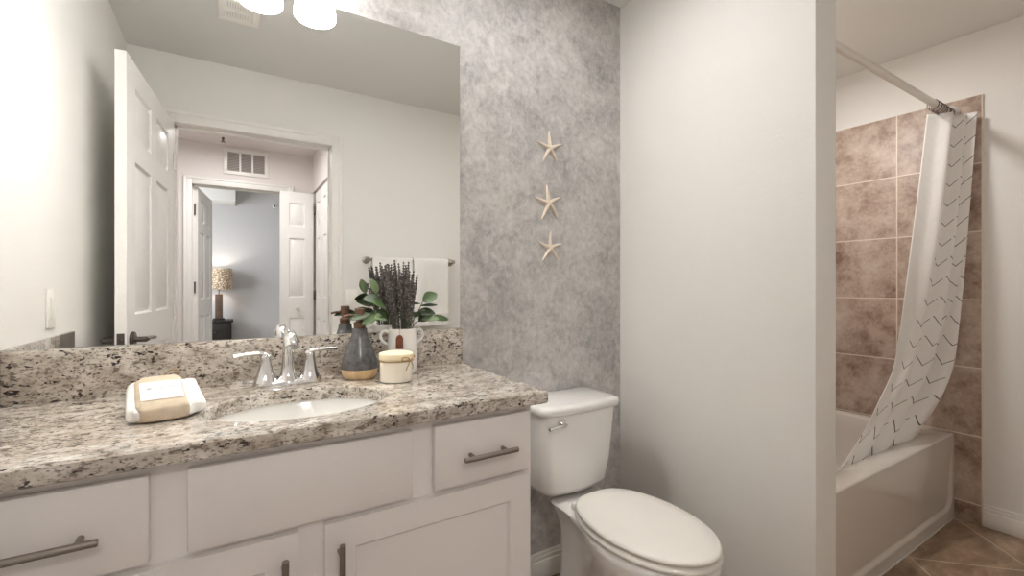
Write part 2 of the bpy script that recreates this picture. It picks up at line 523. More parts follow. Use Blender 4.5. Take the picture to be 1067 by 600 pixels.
def baseboard(name, x0, x1, y0, y1):
    b = BM()
    dx, dy = x1 - x0, y1 - y0
    box(b, x0, x1, y0, y1, 0, 0.075, 0.002)
    # thinner moulded top against the wall
    if dx > dy:
        s = 0.4 * dy
        box(b, x0, x1, y1 - s * 1.6 if y1 > 1 else y0, y1 if y1 > 1 else y0 + s * 1.6, 0.0752, 0.092, 0.002)
        box(b, x0, x1, y1 - s if y1 > 1 else y0, y1 if y1 > 1 else y0 + s, 0.0922, 0.108, 0.002)
    else:
        s = 0.4 * dx
        hi = x1 > 2.5 or x0 < 1.6 and x1 < 1.52
        box(b, x1 - s * 1.6 if hi else x0, x1 if hi else x0 + s * 1.6, y0, y1, 0.0752, 0.092, 0.002)
        box(b, x1 - s if hi else x0, x1 if hi else x0 + s, y0, y1, 0.0922, 0.108, 0.002)
    struct(name, b, M_trim)
baseboard('baseboard_back', 0.70, XT - 0.014, YM - 0.014, YM)
baseboard('baseboard_partition', XT - 0.014, XT, YT, YM)
baseboard('baseboard_right', XR - 0.014, XR, YD, 0.684)
baseboard('baseboard_front', DR + 0.075, XR - 0.014, YD, YD + 0.014)

def casing(name, x0, x1, zt, y, out, w=0.062):
    """three moulded boards round an opening, proud of the wall plane y towards out (+1/-1)"""
    b = BM()
    def strip(xa, xb, za, zb):
        ya, yb = sorted((y, y + out * 0.012)); box(b, xa, xb, ya, yb, za, zb, 0.003)
    strip(x0 - w, x0, 0, zt + w); strip(x1, x1 + w, 0, zt + w); strip(x0 + 0.0005, x1 - 0.0005, zt, zt + w)
    def bead(xa, xb, za, zb):
        ya, yb = sorted((y, y + out * 0.019)); box(b, xa, xb, ya, yb, za, zb, 0.004)
    bead(x0 - w, x0 - w + 0.02, 0, zt + w); bead(x1 + w - 0.02, x1 + w, 0, zt + w); bead(x0 - w + 0.02, x1 + w - 0.02, zt + w - 0.02, zt + w)
    struct(name, b, M_trim)
def jamb(name, x0, x1, zt, y0, y1):
    b = BM()
    box(b, x0 - 0.012, x0, y0, y1, 0, zt); box(b, x1, x1 + 0.012, y0, y1, 0, zt); box(b, x0 - 0.012, x1 + 0.012, y0, y1, zt, zt + 0.012)
    ym = (y0 + y1) / 2
    box(b, x0, x0 + 0.01, ym - 0.03, ym - 0.01, 0, zt); box(b, x1 - 0.01, x1, ym - 0.03, ym - 0.01, 0, zt); box(b, x0, x1, ym - 0.03, ym - 0.01, zt - 0.01, zt)
    struct(name, b, M_trim)
casing('trim_2', DL, DR, DT, YD, 1)
jamb('trim_3', DL, DR, DT, YD2, YD)
casing('trim_4', EL, ER, DT, YH, 1)
jamb('trim_5', EL, ER, DT, YH2, YH)

# ------------------------------------------------------------------ doors
def hinge(bm, x, y, z, r=0.007, h=0.09):
    cyl(bm, (x, y, z - h / 2), (x, y, z + h / 2), r, 10)

def bath_door():
    hx, hy = -0.252, -0.068
    lx, ly = -0.325, 0.765
    w = math.hypot(lx - hx, ly - hy); ang = math.atan2(ly - hy, lx - hx)
    M = Matrix.Translation((hx, hy, 0.012)) @ Matrix.Rotation(ang, 4, 'Z')
    h = 2.05; t = 0.035
    b = BM()
    s, m = 0.115, 0.09
    pw = (w - 2 * s - m) / 2
    xc = [s, s + pw, s + pw + m, w - s]
    zc = [0.22, 0.90, 1.05, 1.66, 1.755, 1.955]
    cells = [(i, j) for i in (1, 3) for j in (1, 3, 5)]
    panel_slab(b, w, h, t, xc, zc, cells, M=M)
    d = build('door_1', b, M_door, loc=(hx, hy, 0.012)); d['kind'] = 'structure'
    # lever handles on both faces, latch plate on the edge
    for side in (-1, 1):
        q = BM(); y0 = 0 if side < 0 else t
        y1 = y0 + side * 0.05
        cyl(q, (w - 0.062, y0, 0.955), (w - 0.062, y0 + side * 0.012, 0.955), 0.032, 24, 0.003)
        cyl(q, (w - 0.062, y0 + side * 0.012, 0.955), (w - 0.062, y1, 0.955), 0.011, 16)
        tube(q, [(w - 0.055, y1, 0.955), (w - 0.10, y1, 0.957), (w - 0.175, y1, 0.952)], 0.009, 10, 4, 0.8)
        bmesh.ops.transform(q, matrix=M, verts=q.verts)
        build('handle', q, M_dknick, d)
    q = BM(); box(q, w - 0.0005, w + 0.002, 0.006, t - 0.006, 0.925, 0.985, 0.0005)
    box(q, w + 0.002, w + 0.008, 0.012, t - 0.012, 0.945, 0.965, 0.002)
    bmesh.ops.transform(q, matrix=M, verts=q.verts)
    build('latch_plate', q, M_dknick, d)
    q = BM()
    for z in (0.25, 1.05, 1.85): hinge(q, hx + 0.006, hy - 0.004, z)
    build('hinge', q, M_trim, d)
bath_door()

def bedroom_door():
    hx, hy = EL + 0.004, YH2 + 0.03
    lx, ly = -0.172, -2.62
    w = math.hypot(lx - hx, ly - hy); ang = math.atan2(ly - hy, lx - hx)
    M = Matrix.Translation((hx, hy, 0.012)) @ Matrix.Rotation(ang, 4, 'Z')
    b = BM(); s, m = 0.11, 0.09; pw = (w - 2 * s - m) / 2
    panel_slab(b, w, 2.045, 0.035, [s, s + pw, s + pw + m, w - s], [0.22, 0.90, 1.05, 1.66, 1.755, 1.955], [(i, j) for i in (1, 3) for j in (1, 3, 5)], M=M)
    d = build('door_2', b, M_door, loc=(hx, hy, 0.012)); d['kind'] = 'structure'
    for z in (0.3, 1.17, 1.86):
        q = BM(); hinge(q, hx + 0.012, hy + 0.008, z, 0.008, 0.1); build('hinge', q, M_dknick, d)
    q = BM()
    cyl(q, (w - 0.06, 0, 0.955), (w - 0.06, -0.05, 0.955), 0.011, 12); lathe(q, [(0.012, 0), (0.026, 0.01), (0.026, 0.025), (0.012, 0.03)], (0, 0, 0), 20, M=Matrix.Translation((w - 0.06, -0.04, 0.955)) @ Matrix.Rotation(PI / 2, 4, 'X'))
    bmesh.ops.transform(q, matrix=M, verts=q.verts); build('knob', q, M_dknick, d)
bedroom_door()

def bifold():
    d = bpy.data.objects.new('door_3', None); COL.objects.link(d); d.location = (XHR, -1.66, 0); d['kind'] = 'structure'
    d['label'] = 'white bifold closet door with one leaf folded out into the hall'
    # first leaf folded out across the hall
    w = 0.285; x0 = 0.405
    zc = [0.20, 0.86, 1.05, 1.60, 1.71, 1.93]
    b = BM(); panel_slab(b, w, 2.03, 0.032, [0.075, w - 0.075], zc, [(1, 1), (1, 3), (1, 5)], M=Matrix.Translation((x0 + w, -1.69, 0.03)) @ Matrix.Rotation(PI, 4, 'Z'))
    build('leaf', b, M_door, d)
    # second leaf standing in the closet opening
    w2 = 0.30
    b = BM(); panel_slab(b, w2, 2.03, 0.032, [0.075, w2 - 0.075], zc, [(1, 1), (1, 3), (1, 5)], M=Matrix.Translation((XHR + 0.004, -1.34, 0.03)) @ Matrix.Rotation(-PI / 2, 4, 'Z'))
    build('leaf', b, M_door, d)
    b = BM(); panel_slab(b, w2, 2.03, 0.032, [0.075, w2 - 0.075], zc, [(1, 1), (1, 3), (1, 5)], M=Matrix.Translation((XHR + 0.004, -1.03, 0.03)) @ Matrix.Rotation(-PI / 2, 4, 'Z'))
    build('leaf', b, M_door, d)
    b = BM(); lathe(b, [(0.006, 0), (0.008, 0.012), (0.018, 0.02), (0.02, 0.028), (0.012, 0.036)], (0, 0, 0), 20, M=Matrix.Translation((0.5475, -1.689, 0.985)) @ Matrix.Rotation(-PI / 2, 4, 'X'))
    build('knob', b, M_plas, d)
    for z in (0.35, 1.10, 1.90):
        b = BM(); box(b, XHR - 0.013, XHR + 0.003, -1.684, -1.655, z - 0.045, z + 0.045, 0.002); build('hinge', b, M_dknick, d)
bifold()

def hall_vent():
    d = empty('air_return_grille', (0.14, YH, 2.18), 'white three section air return grille on hall wall above bedroom doorway', 'vent')
    x0, x1, z0, z1 = -0.035, 0.32, 2.185, 2.415
    b = BM(); y0, y1 = YH, YH + 0.014
    f = 0.032
    box(b, x0, x1, y0, y1, z0, z0 + f, 0.003); box(b, x0, x1, y0, y1, z1 - f, z1, 0.003)
    box(b, x0, x0 + f, y0, y1, z0 + f, z1 - f, 0.003); box(b, x1 - f, x1, y0, y1, z0 + f, z1 - f, 0.003)
    iw = (x1 - x0 - 2 * f)
    for k in (1, 2): box(b, x0 + f + iw * k / 3 - 0.008, x0 + f + iw * k / 3 + 0.008, y0, y1 - 0.001, z0 + f, z1 - f, 0.002)
    build('frame', b, M_plas, d)
    b = BM()
    n = 12
    for k in range(n):
        z = z0 + f + (z1 - z0 - 2 * f) * (k + 0.5) / n
        box(b, x0 + f, x1 - f, -0.006, 0.006, -0.0012, 0.0012, M=Matrix.Translation((0, YH + 0.0055, z)) @ Matrix.Rotation(0.6, 4, 'X'))
    build('louvres', b, simple('grille_louvre', (206, 198, 194), 0.5), d)
    b = BM(); box(b, x0 + f, x1 - f, YH, YH + 0.001, z0 + f, z1 - f); build('painted_duct_shade', b, simple('duct_shade_grey', (84, 78, 76), 0.9), d)  # thin dark sheet on the wall, paints the shade behind the louvres
hall_vent()

def sprinkler(name, c, axis, label):
    d = empty(name, c, label, 'sprinkler')
    Mx = Matrix.Translation(c) @ axis
    b = BM(); lathe(b, [(0.03, 0), (0.03, 0.004), (0.012, 0.010)], (0, 0, 0), 24, M=Mx); build('escutcheon', b, M_plas, d)
    b = BM(); lathe(b, [(0.010, 0.008), (0.010, 0.03), (0.005, 0.04), (0.018, 0.045), (0.018, 0.049)], (0, 0, 0), 16, M=Mx); build('spray_head', b, M_dknick, d)
sprinkler('ceiling_sprinkler', (-0.035, -1.54, ZC), Matrix.Rotation(PI, 4, 'X'), 'small sprinkler head on hall ceiling seen in the mirror')
sprinkler('wall_sprinkler', (0.67, YB, 2.55), Matrix.Rotation(-PI / 2, 4, 'X'), 'small dark sprinkler head high on the blue grey bedroom wall')

# ------------------------------------------------------------------ vanity
YF = 1.005        # face frame plane
def handle(parent, a, bpt, posts, y):
    q = BM(); r = 0.0062
    cyl(q, a, bpt, r, 16, 0.001)
    for p in posts: cyl(q, (p[0], p[1], p[2]), (p[0], y, p[2]), 0.005, 12)
    return build('handle', q, M_nickel, parent)

def vanity():
    d = empty('vanity_cabinet', (0.12, 1.25, 0), 'white painted bathroom vanity cabinet under the speckled granite top', 'cabinet')
    x0, x1 = XL + 0.003, 0.682
    b = BM()
    # carcass with open top so the sink hangs inside, toe kick below
    box(b, x1 - 0.018, x1, YF + 0.0002, YM - 0.016, 0.10, 0.866)
    box(b, x0, x0 + 0.018, YF + 0.0002, YM - 0.004, 0.10, 0.866)
    box(b, x0 + 0.018, x1 - 0.018, YF + 0.02, YM - 0.004, 0.10, 0.118)
    box(b, x0 + 0.018, x1 - 0.018, YM - 0.010, YM - 0.004, 0.118, 0.80)
    box(b, x0, x1, YF + 0.06, YF + 0.075, 0.0, 0.0998)
    box(b, x1 - 0.018, x1, YF + 0.076, YM - 0.016, 0.0, 0.0998)
    build('body', b, M_cab, d)
    # face frame: one board with openings filled behind
    b = BM(); box(b, x0, x1, YF, YF + 0.0185, 0.10, 0.866, 0.0015); build('face_frame', b, M_cab, d)
    ya, yb = YF - 0.02, YF - 0.0003
    def slab(name, xa, xb, za, zb):
        q = BM(); box(q, xa, xb, ya, yb, za, zb, 0.003, 2); return build(name, q, M_cab, d)
    l = slab('drawer', -0.405, -0.114, 0.701, 0.849)
    handle(l, (-0.345, ya - 0.03, 0.769), (-0.174, ya - 0.03, 0.769), [(-0.30, ya, 0.769), (-0.20, ya, 0.769)], ya - 0.03)
    slab('false_drawer_front', -0.061, 0.352, 0.701, 0.849)
    r = slab('drawer', 0.404, 0.667, 0.701, 0.849)
    handle(r, (0.466, ya - 0.03, 0.769), (0.612, ya - 0.03, 0.769), [(0.494, ya, 0.769), (0.584, ya, 0.769)], ya - 0.03)
    def cdoor(xa, xb, za, zb, hx):
        q = BM(); w, h = xb - xa, zb - za; s = 0.058
        panel_slab(q, w, h, yb - ya, [s, w - s], [s, h - s], [(1, 1)], 'shaker', False, Matrix.Translation((xa, ya, za)))
        o = build('door', q, M_cab, d)
        handle(o, (hx, ya - 0.03, 0.655), (hx, ya - 0.03, 0.50), [(hx, ya, 0.63), (hx, ya, 0.525)], ya - 0.03)
    cdoor(-0.405, 0.118, 0.13, 0.688, 0.092)
    cdoor(0.167, 0.667, 0.13, 0.688, 0.195)
vanity()

SX, SY, SA, SB = 0.150, 1.186, 0.198, 0.152        # sink opening
ZT, ZU = 0.9003, 0.8665
def countertop():
    d = empty('countertop', (0.137, 1.23, ZU), 'beige granite countertop with dark speckles and an oval sink opening', 'countertop')
    x0, x1, y0, y1 = XL + 0.0005, 0.713, 0.968, YM - 0.0005
    n = 96
    def rect(ins):
        out = []
        X0, X1, Y0, Y1 = x0 + ins, x1 - ins, y0 + ins, y1 - ins
        cs = [math.atan2(Y - SY, X - SX) for X, Y in ((X0, Y0), (X1, Y0), (X1, Y1), (X0, Y1))]
        angs = [2 * PI * k / n - PI for k in range(n)]
        for ca in cs:
            i = min(range(n), key=lambda k: abs(angs[k] - ca)); angs[i] = ca
        for a in angs:
            c, s = math.cos(a), math.sin(a)
            ts = []
            if abs(c) > 1e-9: ts += [((X1 if c > 0 else X0) - SX) / c]
            if abs(s) > 1e-9: ts += [((Y1 if s > 0 else Y0) - SY) / s]
            t = min(ts); out.append((SX + c * t, SY + s * t, angs))
        return [(p[0], p[1]) for p in out], angs
    r0, angs = rect(0); r1, _ = rect(0.004)
    def ell(k):
        return [(SX + (SA + k) * math.cos(a), SY + (SB + k) * math.sin(a)) for a in angs]
    z = lambda lp, h: [(p[0], p[1], h) for p in lp]
    b = BM()
    loft(b, [z(r1, ZU), z(r0, ZU + 0.004), z(r0, ZT - 0.004), z(r1, ZT), z(ell(0.003), ZT), z(ell(0), ZT - 0.004), z(ell(0), ZU)], closed=True)
    build('slab', b, M_granite, d, sharp=25)
    b = BM(); box(b, XL + 0.0135, 0.7125, 1.481, YM - 0.0005, ZT, 1.024, 0.0015); build('backsplash', b, M_granite, d)
    b = BM(); box(b, XL + 0.0005, XL + 0.013, 0.92, YM - 0.0005, ZT, 1.024, 0.0015); build('side_splash', b, M_granite, d)
countertop()

def sink():
    b = BM(); n = 64
    def e(a, c, z): return [(SX + a * math.cos(2 * PI * k / n), SY + c * math.sin(2 * PI * k / n), z) for k in range(n)]
    zr = ZU - 0.0005
    loft(b, [e(SA + 0.022, SB + 0.022, zr - 0.012), e(SA + 0.022, SB + 0.022, zr), e(SA + 0.006, SB + 0.006, zr), e(SA + 0.002, SB + 0.002, zr - 0.006), e(SA - 0.008, SB - 0.008, zr - 0.05),
             e(SA - 0.035, SB - 0.03, zr - 0.10), e(SA * 0.5, SB * 0.5, zr - 0.135), e(0.028, 0.028, zr - 0.142), e(0.027, 0.027, zr - 0.150),
             e(0.04, 0.04, zr - 0.155), e(SA * 0.55, SB * 0.55, zr - 0.147), e(SA - 0.025, SB - 0.02, zr - 0.11), e(SA + 0.003, SB + 0.003, zr - 0.05), e(SA + 0.006, SB + 0.006, zr - 0.012)], False, False, closed=True)
    o = build('basin', b, M_sinkp, loc=(SX, SY, zr - 0.155), sharp=50)
    tag(o, 'white oval undermount basin set into the granite countertop', 'sink')
    q = BM(); lathe(q, [(0.0265, 0.0095), (0.0265, 0.012), (0.020, 0.013), (0.012, 0.0115)], (SX, SY, zr - 0.155), 32)
    build('drain', q, M_chrome, o)
sink()

def faucet():
    X, Y = 0.143, 1.418; z0 = ZT
    d = empty('faucet', (X, Y, z0), 'chrome two handle faucet behind the oval sink', 'faucet')
    b = BM(); n = 48
    def st(a, c, z):   # stadium-like outline
        out = []
        for k in range(n):
            t = 2 * PI * k / n
            cx = math.copysign(abs(math.cos(t)) ** 0.75, math.cos(t)); cy = math.copysign(abs(math.sin(t)) ** 0.75, math.sin(t))
            out.append((X + a * cx, Y + c * cy, z0 + z))
        return out
    loft(b, [st(0.087, 0.029, 0), st(0.088, 0.030, 0.004), st(0.086, 0.028, 0.010), st(0.078, 0.021, 0.015)])
    build('base', b, M_chrome, d)
    b = BM()
    lathe(b, [(0.030, 0.010), (0.0285, 0.014), (0.0225, 0.024), (0.0185, 0.04), (0.0165, 0.055)], (X, Y, z0), 32)
    tube(b, [(X, Y, z0 + 0.05), (X, Y - 0.001, z0 + 0.09), (X, Y - 0.008, z0 + 0.122), (X, Y - 0.030, z0 + 0.140), (X, Y - 0.058, z0 + 0.137), (X, Y - 0.078, z0 + 0.120), (X, Y - 0.084, z0 + 0.112)],
         lambda t: 0.0165 - 0.003 * min(1, t / 0.3) + 0.0035 * max(0, min(1, (t - 0.35) / 0.4)), 24, 6)
    build('spout', b, M_chrome, d)
    for s in (-1, 1):
        b = BM(); hx = X + s * 0.056
        lathe(b, [(0.0305, 0.009), (0.0300, 0.013), (0.0235, 0.026), (0.0185, 0.044), (0.0150, 0.062), (0.0135, 0.076), (0.0135, 0.083), (0.010, 0.088)], (hx, Y, z0), 32)
        yy = -0.012 if s < 0 else 0.016
        tube(b, [(hx - s * 0.010, Y, z0 + 0.080), (hx + s * 0.010, Y, z0 + 0.090), (hx + s * 0.040, Y + yy * 0.5, z0 + 0.090), (hx + s * 0.076, Y + yy, z0 + 0.088)], lambda t: 0.0120 - 0.004 * t, 16, 6, 0.6)
        build('handle', b, M_chrome, d)
faucet()

def mirror():
    b = BM(); box(b, XL + 0.0003, 0.7105, 1.498, YM, 1.0245, 2.0395, 0.0004, 1)
    o = build('wall_mirror', b, M_mirror, loc=(0.135, 1.5, 1.0245))
    tag(o, 'large frameless rectangular mirror resting on the granite backsplash', 'mirror')
    return o
mirror()

def vanity_light():
    d = empty('vanity_light', (0.085, YM, 2.23), 'three shade vanity light with lit white glass shades above the mirror', 'light fixture')
    b = BM(); box(b, -0.15, 0.32, YM - 0.022, YM, 2.20, 2.29, 0.006, 3); build('back_plate', b, M_nickel, d)
    for x in (-0.073, 0.085, 0.243):
        b = BM(); tube(b, [(x, YM - 0.02, 2.245), (x, YM - 0.08, 2.252), (x, YM - 0.118, 2.238), (x, YM - 0.122, 2.207)], 0.009, 12)
        lathe(b, [(0.024, 0), (0.026, 0.02), (0.02, 0.032)], (x, YM - 0.122, 2.1725), 24)
        build('arm', b, M_nickel, d)
        b = BM(); c = (x, YM - 0.122, 2.052)
        lathe(b, [(0.0607, 0.000), (0.0639, 0.003), (0.0635, 0.02), (0.0589, 0.05), (0.0497, 0.078), (0.0368, 0.10), (0.0260, 0.116), (0.0220, 0.12), (0.0190, 0.12), (0.0240, 0.113), (0.0340, 0.097), (0.0460, 0.075), (0.0552, 0.048), (0.0598, 0.02), (0.0603, 0.005)], c, 40, False, False)
        s = build('lamp_shade', b, M_glow, d)
        b = BM(); lathe(b, [(0.012, 0.112), (0.014, 0.095), (0.026, 0.075), (0.029, 0.058), (0.024, 0.040), (0.010, 0.033)], c, 24); build('bulb', b, M_bulb, s)
vanity_light()

def exhaust():
    d = empty('exhaust_fan_grille', (0.0, 0.6, ZC), 'white slotted exhaust fan grille on the bathroom ceiling', 'vent')
    x0, x1, y0, y1 = -0.038, 0.126, 0.46, 0.66
    b = BM(); z0, z1 = ZC - 0.016, ZC; f = 0.028
    box(b, x0, x1, y0, y0 + f, z0, z1, 0.004); box(b, x0, x1, y1 - f, y1, z0, z1, 0.004)
    box(b, x0, x0 + f, y0 + f, y1 - f, z0, z1, 0.004); box(b, x1 - f, x1, y0 + f, y1 - f, z0, z1, 0.004)
    box(b, x0 + f, x1 - f, (y0 + y1) / 2 - 0.006, (y0 + y1) / 2 + 0.006, z0, z1, 0.001)
    build('frame', b, M_plas, d)
    b = BM()
    for k in range(11):
        x = x0 + f + (x1 - x0 - 2 * f) * (k + 0.5) / 11
        box(b, x - 0.0045, x + 0.0045, y0 + f, y1 - f, z0 + 0.002, z0 + 0.006)
    build('slats', b, M_plas, d)
    b = BM(); box(b, x0 + f, x1 - f, y0 + f, y1 - f, ZC - 0.002, ZC); build('painted_duct_shade', b, M_black, d)  # black sheet under the ceiling, paints the shade above the slats
exhaust()

def ceiling_light(name, x, y, label, k=1.0):
    d = empty(name, (x, y, ZC), label, 'ceiling light')
    b = BM(); lathe(b, [(0.15 * k, 0), (0.15 * k, -0.02 * k), (0.142 * k, -0.026 * k), (0.136 * k, -0.02 * k)], (x, y, ZC), 40, True, False); build('rim', b, M_plas, d)
    b = BM(); lathe(b, [(0.136 * k, -0.018 * k), (0.125 * k, -0.032 * k), (0.08 * k, -0.044 * k), (0.01 * k, -0.048 * k)], (x, y, ZC), 40); build('diffuser', b, M_diff, d)
ceiling_light('ceiling_light', 2.30, 1.12, 'small round recessed ceiling light above the tub', 0.55)
ceiling_light('ceiling_light', 0.90, 1.0, 'added round flush fill light on the ceiling between the vanity and the toilet', 0.75)  # fixture added to house the bath fill
ceiling_light('ceiling_light', 0.0, -1.05, 'added round flush fill light on the hall ceiling outside the bathroom doorway')  # fixture added to go with the hall fill

# ------------------------------------------------------------------ toilet
TX = 1.108
def toilet():
    d = empty('toilet', (TX, 1.15, 0), 'white two piece toilet with closed elongated lid between the vanity and white wall', 'toilet')
    def outline(yf, yc, yr, hw, hwr, yt, n=28):
        half = []
        for k in range(n + 1):
            t = k / n * PI / 2
            half.append((hw * math.sin(t) ** 0.97, yc - (yc - yf) * math.cos(t)))
        m = 12
        for k in range(1, m + 1):
            t = k / m; s = t * t * (3 - 2 * t)
            half.append((hw + (hwr - hw) * s, yc + (yt - yc) * t))
        half.append((hwr, yr - 0.03)); half.append((hwr - 0.008, yr - 0.008)); half.append((hwr - 0.03, yr))
        return [(TX + x, y) for x, y in half] + [(TX - x, y) for x, y in half[:0:-1]]
    L = []
    for z, a in ((0.0, (0.90, 1.06, 1.35, 0.118, 0.104, 1.20)), (0.02, (0.895, 1.06, 1.355, 0.120, 0.106, 1.20)), (0.045, (0.91, 1.07, 1.345, 0.108, 0.092, 1.20)),
                 (0.14, (0.925, 1.08, 1.335, 0.100, 0.082, 1.22)), (0.22, (0.875, 1.06, 1.335, 0.120, 0.080, 1.24)), (0.30, (0.800, 1.02, 1.34, 0.150, 0.082, 1.24)),
                 (0.345, (0.768, 1.0, 1.345, 0.164, 0.094, 1.25)), (0.375, (0.758, 1.0, 1.35, 0.168, 0.108, 1.27)), (0.390, (0.758, 1.0, 1.355, 0.168, 0.114, 1.27)), (0.398, (0.766, 1.0, 1.35, 0.160, 0.108, 1.27))):
        L.append([(x, y, z) for x, y in outline(*a)])
    b = BM(); loft(b, L); build('bowl', b, M_porc, d, sharp=55)
    def egg(off):
        yf, yc, yr, hw = 0.754 + off, 1.0, 1.240 - off, 0.169 - off
        half = []
        n = 26
        for k in range(n + 1):
            t = k / n * PI / 2; half.append((hw * math.sin(t), yc - (yc - yf) * math.cos(t)))
        m = 20
        for k in range(1, m):
            t = k / m * PI / 2; half.append((hw * math.cos(t) ** 0.70, yc + (yr - yc) * math.sin(t) ** 1.0))
        half.append((0.0, yr))
        return [(TX + x, y) for x, y in half] + [(TX - x, y) for x, y in half[-2:0:-1]]
    z = lambda lp, h: [(x, y, h) for x, y in lp]
    b = BM(); loft(b, [z(egg(0.010), 0.4005), z(egg(0.002), 0.4045), z(egg(-0.001), 0.410), z(egg(0.001), 0.417), z(egg(0.012), 0.4205)]); build('seat', b, M_plas, d, sharp=60)
    b = BM(); loft(b, [z(egg(0.016), 0.4250), z(egg(0.004), 0.4280), z(egg(0.001), 0.432), z(egg(0.003), 0.438), z(egg(0.010), 0.4425), z(egg(0.05), 0.4445), z(egg(0.10), 0.4450)]); build('lid', b, M_plas, d, sharp=60)
    for s in (-1, 1):
        b = BM(); lathe(b, [(0.014, 0.400), (0.014, 0.412), (0.010, 0.418)], (TX + s * 0.078, 1.238, 0), 20); build('seat_hinge', b, M_plas, d)
    # tank
    def rr(hw, yf, yb, r, bow, n=8):
        pts = []
        for cx, cy, a0 in ((hw - r, yb - r * 0.5, 0), (-(hw - r), yb - r * 0.5, PI / 2), (-(hw - r), yf + r, PI), (hw - r, yf + r, 1.5 * PI)):
            ry = r if a0 >= PI else r * 0.5
            for k in range(n + 1):
                a = a0 + k / n * PI / 2
                pts.append((cx + r * math.cos(a), cy + ry * math.sin(a)))
            if abs(a0 - PI) < 0.01:
                for k in range(1, 12):
                    t = k / 12; pts.append((-(hw - r) + 2 * (hw - r) * t, yf - bow * math.sin(PI * t)))
        return [(TX + x, y) for x, y in pts]
    b = BM()
    prof = [(0.4125, 0.124, 1.330, 1.470, 0.05), (0.418, 0.141, 1.315, 1.475, 0.05), (0.44, 0.152, 1.302, 1.478, 0.045), (0.52, 0.161, 1.296, 1.480, 0.04), (0.62, 0.169, 1.290, 1.483, 0.04), (0.715, 0.176, 1.286, 1.485, 0.04)]
    loft(b, [[(x, y, zz) for x, y in rr(hw, yf, yb, r, 0.012)] for zz, hw, yf, yb, r in prof]); build('tank', b, M_porc, d, sharp=60)
    b = BM()
    prof = [(0.7155, 0.181, 1.280, 1.490, 0.035), (0.719, 0.188, 1.273, 1.494, 0.04), (0.737, 0.190, 1.270, 1.495, 0.04), (0.747, 0.185, 1.275, 1.490, 0.04), (0.7515, 0.170, 1.289, 1.478, 0.035)]
    loft(b, [[(x, y, zz) for x, y in rr(hw, yf, yb, r, 0.012)] for zz, hw, yf, yb, r in prof]); build('tank_lid', b, M_porc, d, sharp=60)
    b = BM(); lx, ly, lz = TX - 0.106, 1.278, 0.688
    cyl(b, (lx, 1.292, lz), (lx, ly - 0.006, lz), 0.015, 20, 0.003)
    cyl(b, (lx, ly - 0.006, lz), (lx, ly - 0.02, lz), 0.007, 14)
    tube(b, [(lx + 0.006, ly - 0.02, lz + 0.001), (lx - 0.025, ly - 0.024, lz + 0.001), (lx - 0.070, ly - 0.022, lz - 0.004)], lambda t: 0.0055 + 0.003 * t, 12, 5, 0.75)
    build('flush_lever', b, M_chrome, d)
toilet()

def supply():
    d = empty('water_supply_valve', (0.93, YM, 0.2), 'small chrome water stop valve with hose on wall behind toilet', 'valve')
    b = BM(); lathe(b, [(0.03, 0), (0.03, 0.003), (0.012, 0.01)], (0, 0, 0), 24, M=Matrix.Translation((0.93, YM, 0.2)) @ Matrix.Rotation(PI / 2, 4, 'X'))
    cyl(b, (0.93, YM - 0.005, 0.2), (0.93, YM - 0.06, 0.2), 0.008); cyl(b, (0.93, YM - 0.052, 0.19), (0.93, YM - 0.052, 0.235), 0.011, 16, 0.002)
    build('valve_body', b, M_chrome, d)
    b = BM(); lathe(b, [(0.016, 0), (0.018, 0.004), (0.016, 0.014)], (0, 0, 0), 16, M=Matrix.Translation((0.93, YM - 0.06, 0.2)) @ Matrix.Rotation(PI / 2, 4, 'X')); build('handle', b, M_chrome, d)
    b = BM(); tube(b, [(0.93, YM - 0.052, 0.235), (0.925, YM - 0.055, 0.29), (0.955, YM - 0.075, 0.35), (0.985, YM - 0.085, 0.41)], 0.006, 10); build('hose', b, M_hose, d)
supply()

# ------------------------------------------------------------------ starfish on the grey wall
def starfish(name, x, z, r, rot, lens, label):
    b = BM(); n = 5
    yb = YM - 0.0005
    # a raised arm: lozenge cross-sections from centre to tip
    for k in range(n):
        a = rot + 2 * PI * k / n
        L = r * lens[k]; bend = (random.random() - 0.5) * 0.25
        loops = []
        for i in range(9):
            t = i / 8
            aa = a + bend * t * t
            c = Vector((math.cos(aa), 0, math.sin(aa))); s = Vector((-math.sin(aa), 0, math.cos(aa)))
            w = r * (0.095 * (1 - t) ** 0.7 + 0.028); hgt = r * (0.15 * (1 - t) ** 0.8 + 0.04)
            p = Vector((x, yb, z)) + c * L * t
            loops.append([p + s * w * math.cos(q) + Vector((0, -1, 0)) * hgt * max(0, math.sin(q)) for q in [PI * m / 6 for m in range(7)]] )
        loft(b, loops)
    lathe(b, [(r * 0.15, 0), (r * 0.13, r * 0.11), (r * 0.08, r * 0.16), (r * 0.03, r * 0.175)], (0, 0, 0), 20, M=Matrix.Translation((x, yb, z)) @ Matrix.Rotation(PI / 2, 4, 'X'))
    o = build(name, b, M_star, loc=(x, yb, z), sharp=60)
    tag(o, label, 'starfish', 'starfish in a column on the grey wall')
starfish('starfish', 1.114, 1.738, 0.071, PI / 2 + 0.08, [1.0, 0.92, 0.98, 0.95, 0.9], 'pale dried starfish on grey wall, top of the column of three')
starfish('starfish', 1.109, 1.514, 0.074, PI / 2 + 0.16, [1.0, 0.95, 1.0, 1.0, 0.85], 'pale dried starfish on grey wall, middle of the column of three')
starfish('starfish', 1.116, 1.333, 0.068, PI / 2 + 0.04, [0.98, 0.95, 0.98, 0.95, 0.98], 'pale dried starfish on grey wall, bottom of the column of three')

